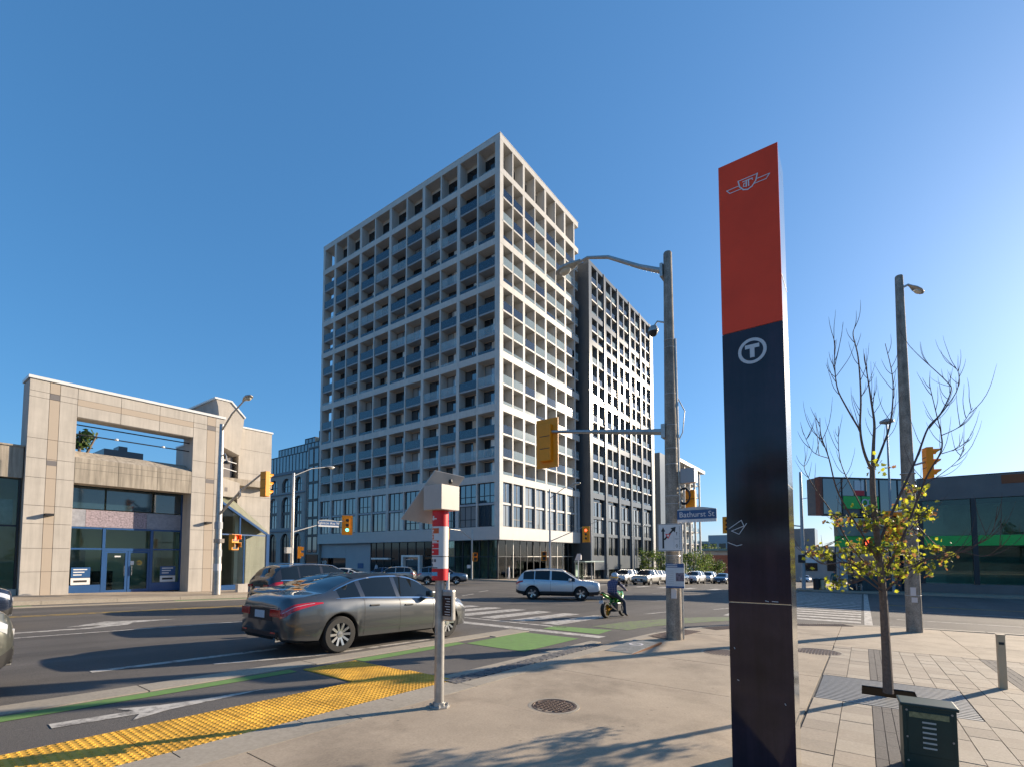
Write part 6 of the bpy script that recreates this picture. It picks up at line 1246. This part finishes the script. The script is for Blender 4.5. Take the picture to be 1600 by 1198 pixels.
lpart(mc, 'fork', MB().tube([(.72, .10, .315), (.48, .10, .95)], .027, 8).tube([(.72, -.10, .315), (.48, -.10, .95)], .027, 8), m_gold, True); lpart(mc, 'swing_arm', MB().tube([(-.70, .11, .315), (-.15, .10, .42)], .03, 6).tube([(-.70, -.11, .315), (-.15, -.10, .42)], .03, 6), m_gold)
lpart(mc, 'engine', MB().box(-.2, .32, -.17, .17, .22, .58), m_frame, bevel=.04); lpart(mc, 'frame', MB().tube([(.48, 0, .95), (.2, .13, .72), (-.2, .13, .5)], .03, 6).tube([(.48, 0, .95), (.2, -.13, .72), (-.2, -.13, .5)], .03, 6), m_lime)
def bodyloft(secs, m, nm):
    mb = MB(); n = 10
    for x, z, w, h in secs:
        for j in range(n): a = 2 * math.pi * j / n; mb.v.append((x, w * math.cos(a), z + h * math.sin(a)))
    for i in range(len(secs) - 1):
        for j in range(n): mb.f.append((i * n + j, i * n + (j + 1) % n, (i + 1) * n + (j + 1) % n, (i + 1) * n + j)); mb.m.append(0)
    mb.f.append(tuple(range(n))); mb.m.append(0); mb.f.append(tuple((len(secs) - 1) * n + j for j in range(n))); mb.m.append(0); return lpart(mc, nm, mb, m, 'all')
bodyloft([(-.02, .82, .08, .05), (.1, .88, .15, .11), (.3, .93, .17, .13), (.46, .92, .12, .09), (.52, .9, .05, .04)], m_lime, 'fuel_tank'); bodyloft([(-.95, 1.0, .03, .015), (-.85, .98, .09, .05), (-.55, .90, .13, .06), (-.2, .82, .14, .06), (.0, .80, .12, .05)], m_black, 'seat')
bodyloft([(-.98, .97, .02, .01), (-.9, .93, .08, .035), (-.6, .82, .11, .06), (-.35, .74, .1, .05)], m_lime, 'tail_fairing'); bodyloft([(.25, .62, .2, .12), (.4, .7, .21, .15), (.55, .8, .18, .13), (.68, .95, .11, .09), (.72, 1.0, .05, .04)], m_lime, 'front_fairing')
lpart(mc, 'exhaust', MB().tube([(-.1, -.16, .3), (-.45, -.17, .42), (-.62, -.17, .55)], [.03, .05, .055], 10), m_chrome, True); lpart(mc, 'handlebar', MB().tube([(.42, .38, 1.02), (.5, .2, 1.04), (.5, -.2, 1.04), (.42, -.38, 1.02)], .014, 6), m_black); lpart(mc, 'mudguard', MB().tube([(-1.0, 0, .62), (-.9, 0, .8), (-.7, 0, .86)], [.02, .05, .03], 6), m_black); lpart(mc, 'licence_plate', MB().box(-1.02, -1.01, -.09, .09, .58, .70), m_plate); lpart(mc, 'tail_light', MB().box(-.99, -.97, -.05, .05, .9, .94), m_tail)
for s_ in (1, -1): lpart(mc, 'mirror', MB().tube([(.45, s_ * .28, 1.03), (.47, s_ * .38, 1.22)], .008, 5).box(.45, .47, s_ * .38 - .06, s_ * .38 + .06, 1.2, 1.28), m_black)
rd = thing('person', 'motorcycle rider in plaid shirt, jeans and silver helmet, back to the camera', 'person', (MX, MY, G(MX) + .004), MH); rd.scale = (.93,) * 3
V = [(-.22, 0, .98, .165, .14), (-.17, 0, 1.15, .15, .12), (-.08, 0, 1.34, .175, .13), (-.02, 0, 1.46, .07), (.02, 0, 1.53, .055), (.05, 0, 1.60, .09),
     (-.07, .19, 1.39, .075), (.12, .31, 1.22, .058), (.36, .34, 1.07, .045), (.43, .34, 1.045, .042), (-.07, -.19, 1.39, .075), (.12, -.31, 1.22, .058), (.36, -.34, 1.07, .045), (.43, -.34, 1.045, .042),
     (-.15, .11, .92, .11), (.26, .22, .80, .08), (.02, .21, .42, .052), (.17, .22, .36, .04), (-.14, -.12, .92, .11), (.27, -.30, .62, .08), (.24, -.36, .14, .055), (.40, -.38, .06, .045)]
Ed = [(0, 1), (1, 2), (2, 3), (3, 4), (4, 5), (2, 6), (6, 7), (7, 8), (8, 9), (2, 10), (10, 11), (11, 12), (12, 13), (0, 14), (14, 15), (15, 16), (16, 17), (0, 18), (18, 19), (19, 20), (20, 21)]
def plaid():
    m = mat('plaid_shirt', (.022, .035, .11), .85); n = m.node_tree.nodes; l = m.node_tree.links; b = n['Principled BSDF']; tc = n.new('ShaderNodeTexCoord'); sp = n.new('ShaderNodeSeparateXYZ'); l.new(tc.outputs['Object'], sp.inputs[0]); acc = None
    for ax, sc in (('Y', 14.), ('Z', 14.)):
        mm = n.new('ShaderNodeMath'); mm.operation = 'MULTIPLY'; mm.inputs[1].default_value = sc; l.new(sp.outputs[ax], mm.inputs[0]); fr = n.new('ShaderNodeMath'); fr.operation = 'FRACT'; l.new(mm.outputs[0], fr.inputs[0]); lt = n.new('ShaderNodeMath'); lt.operation = 'LESS_THAN'; lt.inputs[1].default_value = .22; l.new(fr.outputs[0], lt.inputs[0])
        if acc is None: acc = lt
        else: ad = n.new('ShaderNodeMath'); ad.operation = 'MAXIMUM'; l.new(acc.outputs[0], ad.inputs[0]); l.new(lt.outputs[0], ad.inputs[1]); acc = ad
    x = n.new('ShaderNodeMix'); x.data_type = 'RGBA'; l.new(acc.outputs[0], x.inputs[0]); x.inputs[6].default_value = (.022, .035, .11, 1); x.inputs[7].default_value = (.20, .17, .23, 1); l.new(x.outputs[2], b.inputs['Base Color']); return m
def rcls(c):
    if c.z < .1 or (c.x > .08 and c.y > .1 and c.z < .40): return 3
    if abs(c.y) > .26 and c.x > .34 and c.z > .95: return 0
    if c.z > 1.5: return 0
    return 2 if (c.z < .97 or (c.x > .06 and abs(c.y) < .3 and c.z < .95)) else 1
skin_body('body', V, Ed, [m_skin, plaid(), cloth('jeans', (.025, .035, .06)), mat('boot_brown', (.10, .06, .03), .7)], rcls, rd)
lpart(rd, 'helmet', MB().lathe([(.09, -.15), (.13, -.10), (.148, -.02), (.145, .06), (.115, .12), (.06, .152), (.001, .16)], 20, o=(.05, 0, 1.63)), paint('helmet', (.42, .44, .46), .5, .25), True); lpart(rd, 'visor', MB().box(.11, .185, -.10, .10, 1.58, 1.68), m_black, bevel=.03); lpart(rd, 'helmet_band', MB().lathe([(.149, -.03), (.150, -.01), (.149, .01)], 20, o=(.05, 0, 1.60)), m_gold)
